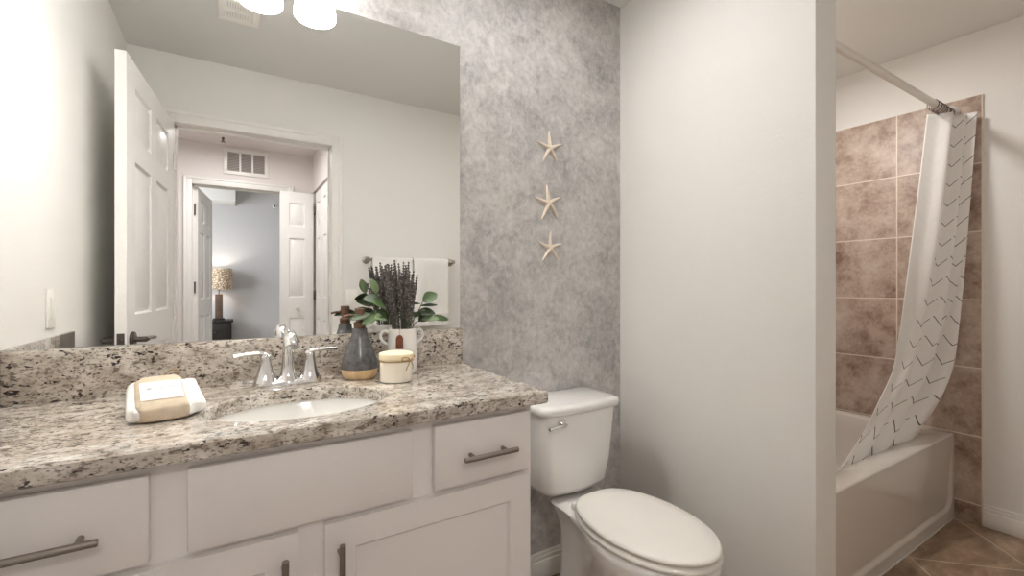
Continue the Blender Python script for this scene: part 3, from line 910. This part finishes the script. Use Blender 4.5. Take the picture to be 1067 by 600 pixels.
# ------------------------------------------------------------------ bathtub, rod, curtain
TX0, TX1, TY0, TY1, TZ = XT2 + 0.0125, XR - 0.0125, 0.786, YM - 0.0125, 0.429
def bathtub():
    b = BM()
    def rr(x0, x1, y0, y1, r, z, n=8):
        pts = []
        for cx, cy, a0 in ((x1 - r, y1 - r, 0), (x0 + r, y1 - r, PI / 2), (x0 + r, y0 + r, PI), (x1 - r, y0 + r, 1.5 * PI)):
            for k in range(n + 1):
                a = a0 + k / n * PI / 2; pts.append((cx + r * math.cos(a), cy + r * math.sin(a), z))
        return pts
    X0, X1, Y0, Y1 = TX0, TX1, TY0, TY1
    loft(b, [rr(X0, X1, Y0 + 0.010, Y1, 0.003, TZ - 0.03), rr(X0, X1, Y0 + 0.002, Y1, 0.003, TZ - 0.012), rr(X0, X1, Y0 + 0.003, Y1, 0.004, TZ - 0.004), rr(X0 + 0.002, X1 - 0.002, Y0 + 0.009, Y1 - 0.002, 0.006, TZ),
             rr(X0 + 0.07, X1 - 0.045, Y0 + 0.090, Y1 - 0.04, 0.10, TZ - 0.002), rr(X0 + 0.080, X1 - 0.055, Y0 + 0.100, Y1 - 0.05, 0.10, TZ - 0.012),
             rr(X0 + 0.11, X1 - 0.07, Y0 + 0.115, Y1 - 0.065, 0.11, TZ - 0.10), rr(X0 + 0.17, X1 - 0.10, Y0 + 0.14, Y1 - 0.09, 0.12, 0.14), rr(X0 + 0.24, X1 - 0.16, Y0 + 0.18, Y1 - 0.13, 0.10, 0.10)], False, True)
    # apron: flush border, recessed field with a sloping bevel
    nx, nz = 150, 60
    za, zb = 0.0, TZ - 0.012
    def depth(x, z):
        # signed distance into the recessed field (rounded corners at the lower ends)
        fx0, fx1, fz0 = X0 + 0.05, X1 - 0.032, 0.052
        r = 0.075
        dx = min(x - fx0, fx1 - x); dz = z - fz0
        if dx < r and dz < r: e = r - math.hypot(r - dx, r - dz) if True else 0
        else: e = min(dx, dz)
        t = max(0.0, min(1.0, e / 0.016)); t = t * t * (3 - 2 * t)
        top = max(0.0, min(1.0, (zb - 0.05 - z) / 0.26)); top = top * top * (3 - 2 * top)
        return 0.011 * t * top
    g = [[b.verts.new((X0 + (X1 - X0) * i / nx, TY0 + 0.002 + depth(X0 + (X1 - X0) * i / nx, za + (zb - za) * (j / nz) ** 1.4), za + (zb - za) * (j / nz) ** 1.4)) for j in range(nz + 1)] for i in range(nx + 1)]
    for i in range(nx):
        for j in range(nz): b.faces.new((g[i][j], g[i + 1][j], g[i + 1][j + 1], g[i][j + 1]))
    box(b, X0, X1, TY0 + 0.02, TY0 + 0.03, 0.0, TZ - 0.02)
    o = build('bathtub', b, M_tub, loc=((X0 + X1) / 2, 1.14, 0), sharp=50)
    tag(o, 'white alcove bathtub with a glossy recessed apron below brown wall tile', 'bathtub')
    q = BM(); box(q, X0, X1, TY0 - 0.006, TY0 + 0.0015, 0.0, 0.008, 0.002); build('caulk_line', q, M_tub, o)
bathtub()

ROD_Y, ROD_Z = 0.803, 2.063
def rod():
    d = empty('shower_rod', (2.4, ROD_Y, ROD_Z), 'straight satin shower rod spanning above the front of the tub', 'curtain rod')
    b = BM(); cyl(b, (XT2 + 0.012, ROD_Y, ROD_Z), (XR - 0.012, ROD_Y, ROD_Z), 0.0155, 24); build('tube', b, M_rod, d)
    for x, s in ((XT2 + 0.0115, 1), (XR - 0.0115, -1)):
        b = BM(); lathe(b, [(0.036, 0), (0.036, 0.006), (0.024, 0.018), (0.017, 0.03)], (0, 0, 0), 28, M=Matrix.Translation((x, ROD_Y, ROD_Z)) @ Matrix.Rotation(s * PI / 2, 4, 'Y'))
        build('flange', b, M_rod, d)
rod()

def curtain():
    # columns across the cloth; each lists (X, Y) at the heights below, from the rod down into the tub
    zs = [2.025, 1.70, 1.40, 1.15, 0.95, 0.78, 0.64, 0.52, 0.40]
    F = Vector((math.sin(YAW), math.cos(YAW))); R = Vector((math.cos(YAW), -math.sin(YAW)))
    def at(px, Y):
        u = (px - 533.5) / 476.15; q = F + R * u; t = Y / q.y
        return q.x * t, Y
    # silhouette edges measured on the cloth: hem edge, first fold, far edge, with the depth each hangs at
    hem = [(966, .835), (958, .845), (950, .855), (943, .86), (937, .87), (930, .88), (914, .885), (898, .895), (872, .90)]
    fold = [(993.5, .755), (986, .765), (978, .78), (969, .80), (959, .825), (948, .845), (934, .865), (918, .88), (899, .89)]
    mid = [(1005, .745), (999, .76), (993, .775), (986, .795), (978, .82), (969, .85), (956, .875), (940, .89), (920, .90)]
    far = [(1016, .700), (1011, .712), (1006, .725), (1002, .738), (998, .755), (993, .775), (982, .80), (968, .85), (948, .89)]
    cols = []
    for i in range(len(zs)):
        A, B, C, D = [Vector(at(*q[i])) for q in (hem, fold, mid, far)]
        k = i / (len(zs) - 1)
        pts = [A, A.lerp(B, 0.5) + Vector((0.004, 0.006)), B, B.lerp(C, 0.35) + Vector((0.012, 0.030)), B.lerp(C, 0.7) + Vector((0.000, -0.022)), C + Vector((0.008, 0.022)), C.lerp(D, 0.5) + Vector((-0.008, -0.020)), D]
        # gathered folds behind, out towards the end wall
        X1 = min(XR - 0.03, max(D.x, B.x + 0.02))
        pts += [Vector((X1 - 0.015, D.y + 0.055)), Vector((X1 - 0.06, D.y + 0.105)), Vector((X1 - 0.005, D.y + 0.12))]
        cols.append([Vector((min(p.x, XR - 0.022), max(p.y, 0.69), zs[i])) for p in pts])
    # refine: spline down the height and across
    NV, sub = 10, 5
    rows = []
    nc = len(cols[0])
    down = [smooth_path([cols[i][j] for i in range(len(zs))], NV) for j in range(nc)]
    for i in range(len(down[0])):
        rows.append(smooth_path([down[j][i] for j in range(nc)], sub))
    b = BM(); uvl = b.loops.layers.uv.new('UVMap')
    nr, ncc = len(rows), len(rows[0])
    V = [[b.verts.new(p) for p in r] for r in rows]
    # cloth length along the top row and height give the print its real size
    base = [0.0]
    mrow = rows[nr // 3]
    for j in range(1, ncc):
        base.append(base[-1] + 1.6 * max((mrow[j] - mrow[j - 1]).length, 0.004))
    fu = base[2 * sub]
    U = [x - fu + 0.30 for x in base]
    for i in range(nr - 1):
        for j in range(ncc - 1):
            f = b.faces.new((V[i][j], V[i + 1][j], V[i + 1][j + 1], V[i][j + 1]))
            for lp, (a, c) in zip(f.loops, ((i, j), (i + 1, j), (i + 1, j + 1), (i, j + 1))):
                # print slides towards the hem lower down, so the reverse panel narrows
                k = max(0.0, (1.55 - rows[a][0].z) / 1.1)
                lp[uvl].uv = (U[c] + 0.24 * k * k, rows[a][0].z)
    o = build('shower_curtain', b, M_curtain, loc=(2.95, ROD_Y, 0.40), sharp=180)
    md = o.modifiers.new('thickness', 'SOLIDIFY'); md.thickness = 0.0016; md.offset = 0
    tag(o, 'white shower curtain with thin grey chevron lines drawn aside into tub', 'shower curtain')
    # rings on the rod
    q = BM(); torus(q, (0, 0, 0), 0.024, 0.0022, 'x', 24, 8)
    for dz in (-0.024,): lathe(q, [(0.004, 0), (0.006, 0.004), (0.004, 0.009)], (0, 0, dz - 0.012), 10)
    first = build('curtain_ring', q, M_dknick, sharp=60)
    lab = 'dark metal ring among the rings bunched over the top of the shower curtain'
    tag(first, lab, 'curtain ring', 'curtain rings on the shower rod')
    xs = [2.90, 2.935, 2.965, 2.995, 3.02, 3.05, 3.08, 3.105]
    for i, x in enumerate(xs):
        r = first if i == 0 else first.copy()
        if i: COL.objects.link(r)
        r.location = (x, ROD_Y, ROD_Z - 0.008); r.rotation_euler = (0, 0, random.uniform(-0.35, 0.35))
curtain()

# ------------------------------------------------------------------ things on the countertop
def soap_dispenser():
    x, y = 0.334, 1.398; z = ZT
    d = empty('soap_dispenser', (x, y, z), 'dark grey ceramic soap dispenser with tan foot and bronze pump', 'soap dispenser')
    b = BM(); lathe(b, [(0.036, 0), (0.043, 0.003), (0.0500, 0.016), (0.0525, 0.030), (0.0525, 0.036), (0.0500, 0.052), (0.0435, 0.074), (0.0345, 0.098), (0.0265, 0.120), (0.0215, 0.138), (0.0205, 0.148), (0.016, 0.150)], (x, y, z), 48)
    build('bottle', b, M_greyglaze, d)
    b = BM(); lathe(b, [(0.0165, 0.1502), (0.0172, 0.153), (0.0172, 0.166), (0.0145, 0.168), (0.0105, 0.169), (0.0105, 0.174), (0.0145, 0.175), (0.0145, 0.206), (0.013, 0.208)], (x, y, z), 28)
    tube(b, [(x - 0.010, y, z + 0.187), (x - 0.028, y, z + 0.188), (x - 0.045, y, z + 0.184)], 0.0036, 10, 4)
    build('pump', b, M_bronze, d)
soap_dispenser()

def candle():
    x, y = 0.412, 1.296; z = ZT
    d = empty('candle_jar', (x, y, z), 'cream candle in white jar with pale lid tied with twine', 'candle')
    b = BM(); lathe(b, [(0.040, 0), (0.0445, 0.003), (0.0455, 0.010), (0.0455, 0.056), (0.0445, 0.0615), (0.041, 0.063)], (x, y, z), 48); build('jar', b, simple('milky_wax_glass', (240, 234, 220), 0.2, coat=0.4), d)
    b = BM(); lathe(b, [(0.044, 0.0632), (0.0475, 0.0645), (0.0485, 0.068), (0.0485, 0.078), (0.0475, 0.081), (0.042, 0.0835), (0.02, 0.0840)], (x, y, z), 48); build('lid', b, M_lidc, d)
    b = BM(); torus(b, (x, y, z + 0.0605), 0.0468, 0.0016, 'z', 48, 6)
    # bow towards the room on the right front
    a = -0.95; bx, by = x + 0.047 * math.cos(a), y + 0.047 * math.sin(a)
    def o(t, r, h): return (x + r * math.cos(a + t), y + r * math.sin(a + t), z + h)
    for s in (-1, 1):
        tube(b, [o(0, 0.0485, 0.061), o(s * 0.25, 0.052, 0.072), o(s * 0.55, 0.052, 0.0735), o(s * 0.62, 0.051, 0.066), o(s * 0.3, 0.050, 0.062), o(0, 0.0485, 0.061)], 0.0013, 6, 5)
        tube(b, [o(0, 0.0485, 0.061), o(s * 0.22, 0.0505, 0.050), o(s * 0.34, 0.049, 0.036)], 0.0013, 6, 5)
    lathe(b, [(0.001, 0), (0.003, 0.002), (0.001, 0.004)], (o(0, 0.0495, 0.059)), 8)
    build('twine', b, M_twine, d)
candle()

VX, VY = 0.468, 1.412
def vase():
    z = ZT
    d = empty('vase', (VX, VY, z), 'white ceramic two handled vase holding dried lavender on the counter', 'vase')
    b = BM()
    pr = [(0.044, 0), (0.0475, 0.004), (0.0478, 0.03), (0.0465, 0.07), (0.0445, 0.11), (0.0440, 0.130), (0.0460, 0.138), (0.0455, 0.1415), (0.0425, 0.1405), (0.0400, 0.130), (0.0405, 0.10), (0.043, 0.02), (0.02, 0.012), (0.004, 0.011)]
    lathe(b, pr, (VX, VY, z), 56)
    build('body', b, M_porc, d, sharp=60)
    for s in (-1, 1):
        b = BM(); tube(b, [(VX + s * 0.043, VY, z + 0.131), (VX + s * 0.058, VY, z + 0.135), (VX + s * 0.068, VY, z + 0.123), (VX + s * 0.063, VY, z + 0.105), (VX + s * 0.0455, VY, z + 0.092)], 0.0048, 12, 6)
        build('handle', b, M_porc, d)
    a = -2.05
    tx, ty = VX + 0.0475 * math.cos(a), VY + 0.0475 * math.sin(a)
    b = BM(); M = Matrix.Translation((tx, ty, z + 0.104)) @ Matrix.Rotation(a + PI / 2, 4, 'Z')
    pts = [(-0.011, -0.022), (0.011, -0.022), (0.011, 0.010), (0.0075, 0.017), (0.003, 0.020), (-0.003, 0.020), (-0.0075, 0.017), (-0.011, 0.010)]
    loft(b, [[M @ Vector((p, -0.0012, q)) for p, q in pts], [M @ Vector((p, 0.0010, q)) for p, q in pts]])
    build('tag', b, M_tagb, d)
    b = BM(); tube(b, [(tx, ty, z + 0.121), (VX + 0.0485 * math.cos(a), VY + 0.0485 * math.sin(a), z + 0.140), (VX + 0.045 * math.cos(a), VY + 0.045 * math.sin(a), z + 0.1435), (VX + 0.040 * math.cos(a), VY + 0.040 * math.sin(a), z + 0.138)], 0.0008, 6, 4)
    build('string', b, M_twine, d)
vase()

def lavender():
    z0 = ZT + 0.030
    d = empty('lavender_bunch', (VX, VY, z0), 'bunch of dark dried lavender standing in the white vase', 'dried flowers')
    for k in range(58):
        a = random.uniform(0, 2 * PI); r = math.sqrt(random.random())
        bx, by = VX + 0.022 * r * math.cos(a), VY + 0.022 * r * math.sin(a)
        mx, my = VX + 0.031 * r * math.cos(a), VY + 0.031 * r * math.sin(a)
        hx, hy = VX - 0.008 + 0.060 * r * math.cos(a) , VY + 0.045 * r * math.sin(a)
        hz = ZT + random.uniform(0.285, 0.366) - 0.03 * r
        p0, p1, p2 = Vector((bx, by, z0)), Vector((mx, my, ZT + 0.14)), Vector((hx, hy, hz))
        P = smooth_path([p0, p1, (p1 + p2) / 2 + Vector((random.uniform(-1, 1), random.uniform(-1, 1), 0)) * 0.004, p2], 4)
        b = BM(); tube(b, P, 0.0011, 5, 1); s = build('stem', b, M_stem, d)
        q = BM()
        L = random.uniform(0.12, 0.20); t0 = P[-1]; dirv = (P[-1] - P[-4]).normalized()
        sp = t0 - dirv * 0
        n = int(L / 0.0085)
        for i in range(n):
            t = i / n
            # walk down along the stem from the tip
            tot = L * t; c = P[-1]; seg = len(P) - 1; rem = tot
            while seg > 0 and rem > (P[seg] - P[seg - 1]).length:
                rem -= (P[seg] - P[seg - 1]).length; seg -= 1
            if seg > 0: c = P[seg] + (P[seg - 1] - P[seg]).normalized() * rem
            rr = 0.0017 + 0.0016 * math.sin(PI * min(1, t * 1.25 + 0.12))
            for m in range(3):
                aa = i * 1.1 + m * 2.094
                o = c + Vector((math.cos(aa), math.sin(aa), 0)) * rr * 0.8
                tb = bmesh.new(); bmesh.ops.create_icosphere(tb, subdivisions=1, radius=1)
                merge(q, tb, Matrix.Translation(o) @ Matrix.Diagonal((rr * 0.75, rr * 0.75, rr * 1.45, 1)))
        build('flower_spike', q, M_lav, s)
lavender()

def leaf_mesh(bm, p, dirv, L, w, up=Vector((0, 0, 1)), droop=0.2):
    t = dirv.normalized(); s = t.cross(up)
    if s.length < 0.05: s = t.cross(Vector((0, -1, 0)))
    s.normalize(); u = s.cross(t).normalized()
    n = 8
    top, bot = [], []
    rows = []
    for i in range(n + 1):
        k = i / n
        c = p + t * L * k + u * (-droop * L * k * k)
        ww = w * math.sin(PI * min(1, k * 0.96 + 0.02)) ** 0.75
        rows.append([c - s * ww + u * ww * 0.25, c, c + s * ww + u * ww * 0.25])
    th = u * 0.0007
    A = [[bm.verts.new(q + th) for q in r] for r in rows]; B = [[bm.verts.new(q - th) for q in r] for r in rows]
    for i in range(n):
        for j in range(2):
            bm.faces.new((A[i][j], A[i][j + 1], A[i + 1][j + 1], A[i + 1][j])); bm.faces.new((B[i][j], B[i + 1][j], B[i + 1][j + 1], B[i][j + 1]))
        bm.faces.new((A[i][0], A[i + 1][0], B[i + 1][0], B[i][0])); bm.faces.new((A[i][2], B[i][2], B[i + 1][2], A[i + 1][2]))
    for i in (0, n):
        for j in range(2):
            q = (A[i][j], B[i][j], B[i][j + 1], A[i][j + 1]); bm.faces.new(q if i else q[::-1])

def eucalyptus():
    zt = ZT + 0.143
    data = [
        ('green leafy sprig with long leaves reaching left out of the vase over the soap pump', [(-0.020, -0.004), (-0.055, -0.012, 0.172), (-0.105, -0.024, 0.190)],
         [((-0.105, -0.024, 0.190), (-1, -0.2, -0.15), 0.062, 0.013, 0), ((-0.085, -0.02, 0.185), (-0.8, -0.5, -0.35), 0.062, 0.014, 1), ((-0.06, -0.014, 0.176), (-0.5, -0.6, 0.1), 0.055, 0.016, 2), ((-0.05, -0.01, 0.17), (-0.7, -0.4, 0.5), 0.055, 0.020, 0)]),
        ('green leafy sprig with broad dark leaves leaning left behind the lavender', [(-0.024, 0.006), (-0.045, 0.015, 0.20), (-0.075, 0.02, 0.25)],
         [((-0.075, 0.02, 0.25), (-0.3, 0, 1), 0.05, 0.014, 2), ((-0.06, 0.018, 0.23), (-1, 0.2, 0.15), 0.055, 0.020, 0), ((-0.05, 0.016, 0.21), (-0.5, -0.5, 0.2), 0.06, 0.021, 1), ((-0.045, 0.012, 0.19), (-1, -0.1, -0.2), 0.06, 0.02, 0)]),
        ('green leafy sprig with round bright leaf leaning right of the lavender', [(0.024, 0.0), (0.050, -0.004, 0.19), (0.066, -0.008, 0.225)],
         [((0.066, -0.008, 0.225), (0.75, -0.2, 0.45), 0.052, 0.021, 1), ((0.058, -0.006, 0.21), (1, 0.1, 0.1), 0.065, 0.006, 0), ((0.05, -0.004, 0.19), (0.9, -0.3, 0.0), 0.055, 0.018, 0), ((0.044, -0.002, 0.18), (0.2, -0.8, 0.4), 0.05, 0.016, 0)]),
        ('green leafy sprig with narrow leaves lying low to the right over the vase rim', [(0.028, -0.008), (0.055, -0.014, 0.165), (0.085, -0.02, 0.172)],
         [((0.085, -0.02, 0.172), (1, -0.1, -0.05), 0.065, 0.013, 1), ((0.06, -0.014, 0.168), (0.9, -0.5, 0.1), 0.055, 0.012, 2), ((0.05, -0.012, 0.162), (0.8, 0.3, 0.35), 0.055, 0.016, 0)]),
    ]
    for label, path, leaves in data:
        d = empty('eucalyptus_sprig', (VX, VY, ZT + 0.06), label, 'leafy sprig', 'green sprigs in the white vase')
        (sx, sy), m, e = path
        b = BM(); tube(b, [(VX + sx * 0.6, VY + sy, ZT + 0.06), (VX + sx * 1.1, VY + sy, zt), (VX + m[0], VY + m[1], ZT + m[2]), (VX + e[0], VY + e[1], ZT + e[2])], 0.0013, 6, 4)
        build('stem', b, M_stem, d)
        for p, dv, L, w, c in leaves:
            b = BM(); leaf_mesh(b, Vector((VX + p[0], VY + p[1], ZT + p[2])), Vector(dv), L, w, Vector((0.1, -0.75, 0.65)), 0.12)
            build('leaf', b, M_leafs[c], d, sharp=80)
eucalyptus()

def cloth_bundle():
    cx, cy, z = -0.115, 1.218, ZT
    ang = 0.17
    d = empty('washcloth_bundle', (cx, cy, z), 'white folded washcloth wrapped in beige knit band with a card beside the sink', 'washcloth')
    M = Matrix.Translation((cx, cy, z)) @ Matrix.Rotation(ang, 4, 'Z')
    def cushion(w, dd, h, lift, puff, ex=3.2, n=44, amp=0.003, seed=0):
        t = bmesh.new(); rows = []
        rng = random.Random(seed)
        ph = [rng.uniform(0, 6.28) for _ in range(6)]
        m = 20
        for i in range(m + 1):
            v = -PI / 2 + PI * i / m
            cz = math.copysign(abs(math.sin(v)) ** (2 / ex), math.sin(v)); cr = max(0.02, abs(math.cos(v)) ** (2 / ex))
            lp = []
            for k in range(n):
                a = 2 * PI * k / n
                c = math.copysign(abs(math.cos(a)) ** (2 / (ex + 2)), math.cos(a)); s = math.copysign(abs(math.sin(a)) ** (2 / (ex + 2)), math.sin(a))
                wob = 1 + amp / w * 2 * (math.sin(3 * a + ph[0]) + math.sin(5 * a + ph[1] + v * 2))
                x = w / 2 * c * cr * wob; y = dd / 2 * s * cr * wob
                slope = 1 + 0.42 * (y / (dd / 2))
                zz = max(0.0, lift + h / 2 * slope * (1 + cz))
                lp.append((x, y, zz))
            rows.append(lp)
        loft(t, rows)
        return t
    b = BM(); merge(b, cushion(0.130, 0.128, 0.052, 0.0, 0, 4.0, seed=3, amp=0.0035), M); build('cloth', b, M_towel, d, sharp=70)
    b = BM(); merge(b, cushion(0.086, 0.138, 0.056, 0.0, 0, 6.0, seed=5, amp=0.0012), M @ Matrix.Translation((-0.006, -0.004, 0))); build('knit_band', b, M_knit, d, sharp=70)
    # card on the sloping top
    slope = math.atan(0.056 * 0.42 / 0.069)
    Mc = M @ Matrix.Translation((-0.006, -0.004, 0.0572)) @ Matrix.Rotation(slope, 4, 'X')
    b = BM(); box(b, -0.036, 0.036, -0.046, 0.030, -0.0008, 0.0008, 0.0006, 1, Mc); c = build('card', b, M_card, d)
    b = BM()
    for px, w, kind in ((-0.020, 0.008, 0), (0.0, 0.009, 1), (0.020, 0.010, 1)):
        if kind == 0:
            for k in range(5):
                a = k * 2 * PI / 5 + 0.3
                box(b, 0, 0.005, -0.0007, 0.0007, 0.0009, 0.0012, M=Mc @ Matrix.Translation((px, 0.0, 0)) @ Matrix.Rotation(a, 4, 'Z'))
        else:
            box(b, px - w / 2, px + w / 2, -0.0009, 0.0009, 0.0009, 0.0012, M=Mc @ Matrix.Rotation(0.05, 4, 'Z'))
    build('print', b, M_mark, c)
    b = BM(); tube(b, [M @ Vector(p) for p in ((0.004, 0.058, 0.074), (0.012, 0.056, 0.083), (0.024, 0.050, 0.085), (0.032, 0.052, 0.079), (0.030, 0.058, 0.072))], 0.0016, 8, 5)
    build('hanging_loop', b, M_twine, d)
cloth_bundle()

# ------------------------------------------------------------------ things on the walls seen in the mirror
def switch_plate(name, c, axis, label):
    d = empty(name, c, label, 'light switch')
    M = Matrix.Translation(c) @ axis      # local: plate in x,z ; room towards +y
    b = BM(); box(b, -0.036, 0.036, 0, 0.006, -0.058, 0.058, 0.0025, 2, M); build('plate', b, M_plas, d)
    b = BM(); box(b, -0.0165, 0.0165, 0.006, 0.0095, -0.033, 0.033, 0.0015, 2, M @ Matrix.Rotation(0.03, 4, 'X')); build('rocker', b, M_plas, d)
switch_plate('light_switch', (XL, 1.125, 1.108), Matrix.Rotation(-PI / 2, 4, 'Z'), 'white rocker light switch on the left wall near the mirror')
switch_plate('light_switch', (0.684, YD, 1.10), Matrix.Identity(4), 'white rocker light switch beside the bathroom doorway seen in the mirror')

BARY, BARZ = YD + 0.062, 1.352
def towel_bar():
    d = empty('towel_bar', (1.07, YD, BARZ), 'brushed metal towel bar on the doorway wall seen in the mirror', 'towel bar')
    b = BM(); cyl(b, (0.775, BARY, BARZ), (1.375, BARY, BARZ), 0.008, 16); build('bar', b, M_satin, d)
    for x in (0.775, 1.375):
        b = BM(); lathe(b, [(0.026, 0), (0.026, 0.006), (0.012, 0.014), (0.010, 0.05), (0.015, 0.056), (0.015, 0.070), (0.010, 0.075)], (0, 0, 0), 24, M=Matrix.Translation((x, YD, BARZ)) @ Matrix.Rotation(-PI / 2, 4, 'X'))
        build('bracket', b, M_satin, d)
towel_bar()

def hung_towel(x0, x1, zf, zb, th, extra, label):
    d = empty('hand_towel', ((x0 + x1) / 2, BARY, zf), label, 'towel')
    r = 0.0095 + extra
    def sect(x, wob):
        inn, out = [], []
        yb, yf = BARY - r, BARY + r
        path = [(yb, zb), (yb, BARZ)] + [(BARY - r * math.cos(PI * k / 8), BARZ + r * math.sin(PI * k / 8)) for k in range(1, 8)] + [(yf, BARZ), (yf + 0.006 + wob, (BARZ + zf) / 2), (yf + 0.004 + wob * 1.5, zf)]
        nrm = [(-1, 0), (-1, 0)] + [(-math.cos(PI * k / 8), math.sin(PI * k / 8)) for k in range(1, 8)] + [(1, 0), (1, 0), (1, 0)]
        inn = [(x, p[0], p[1]) for p in path]; out = [(x, p[0] + n[0] * th, p[1] + n[1] * th) for p, n in zip(path, nrm)]
        return inn + out[::-1]
    n = 24; b = BM()
    loops = []
    for i in range(n + 1):
        t = i / n
        loops.append(sect(x0 + (x1 - x0) * t, 0.0022 * (math.sin(t * 9) + math.sin(t * 17 + 1))))
    loft(b, loops); build('cloth', b, M_towel, d, sharp=60)
    b = BM(); box(b, x0 + 0.002, x1 - 0.002, BARY + r + th + 0.004, BARY + r + th + 0.013, zf + 0.05, zf + 0.085, 0.003); build('woven_band', b, M_ltgrey, d)
hung_towel(0.80, 1.066, 0.86, 0.93, 0.009, 0.0, 'white towel on the towel bar, behind the lavender in the mirror')
hung_towel(1.076, 1.328, 0.905, 0.95, 0.012, 0.0, 'white folded towel on the towel bar, right of the lavender in the mirror')

# ------------------------------------------------------------------ bedroom seen through the doorways
def nightstand():
    x0, x1, y0, y1 = -0.42, 0.07, YB + 0.03, YB + 0.45
    d = empty('nightstand', ((x0 + x1) / 2, (y0 + y1) / 2, 0), 'dark wood nightstand under the lamp in the bedroom', 'nightstand')
    b = BM(); box(b, x0 + 0.02, x1 - 0.02, y0 + 0.01, y1 - 0.015, 0.10, 0.63, 0.004); build('body', b, M_dark, d)
    b = BM(); box(b, x0, x1, y0, y1, 0.6302, 0.665, 0.006); build('top', b, M_dark, d)
    for z0, z1 in ((0.14, 0.36), (0.38, 0.60)):
        b = BM(); box(b, x0 + 0.04, x1 - 0.04, y1 - 0.0148, y1 + 0.002, z0, z1, 0.004); w = build('drawer', b, M_dark, d)
        b = BM(); lathe(b, [(0.006, 0), (0.014, 0.012), (0.012, 0.02)], (0, 0, 0), 16, M=Matrix.Translation(((x0 + x1) / 2, y1 + 0.002, (z0 + z1) / 2)) @ Matrix.Rotation(-PI / 2, 4, 'X')); build('knob', b, M_dknick, w)
    for x in (x0 + 0.05, x1 - 0.05):
        for y in (y0 + 0.04, y1 - 0.05):
            b = BM(); box(b, x - 0.02, x + 0.02, y - 0.02, y + 0.02, 0, 0.0998, 0.003); build('leg', b, M_dark, d)
nightstand()

def table_lamp():
    x, y, z = -0.12, YB + 0.26, 0.665
    d = empty('table_lamp', (x, y, z), 'lit table lamp with patterned drum shade on the dark nightstand', 'lamp')
    b = BM(); box(b, x - 0.075, x + 0.075, y - 0.075, y + 0.075, z, z + 0.025, 0.004); build('base', b, M_dark, d)
    b = BM(); box(b, x - 0.05, x + 0.05, y - 0.05, y + 0.05, z + 0.0252, z + 0.40, 0.006); build('column', b, simple('brown_wood_block', (92, 74, 62), 0.6, var=0.25), d)
    b = BM(); cyl(b, (x, y, z + 0.40), (x, y, z + 0.50), 0.008); build('socket', b, M_dknick, d)
    z0, z1 = z + 0.475, z + 0.80
    b = BM(); lathe(b, [(0.185, z0), (0.178, z1), (0.175, z1), (0.182, z0)], (x, y, 0), 48, False, False); loops = None
    sh = build('lamp_shade', b, M_shade, d)
    b = BM(); lathe(b, [(0.012, z0 + 0.03), (0.03, z0 + 0.08), (0.032, z0 + 0.11), (0.01, z0 + 0.15)], (x, y, 0), 20); build('bulb', b, M_bedbulb, d)
    lamp('bedside_lamp', 'POINT', (x, y, z0 + 0.20), E_BEDLAMP, (1, 0.92, 0.82), 0.04)
table_lamp()
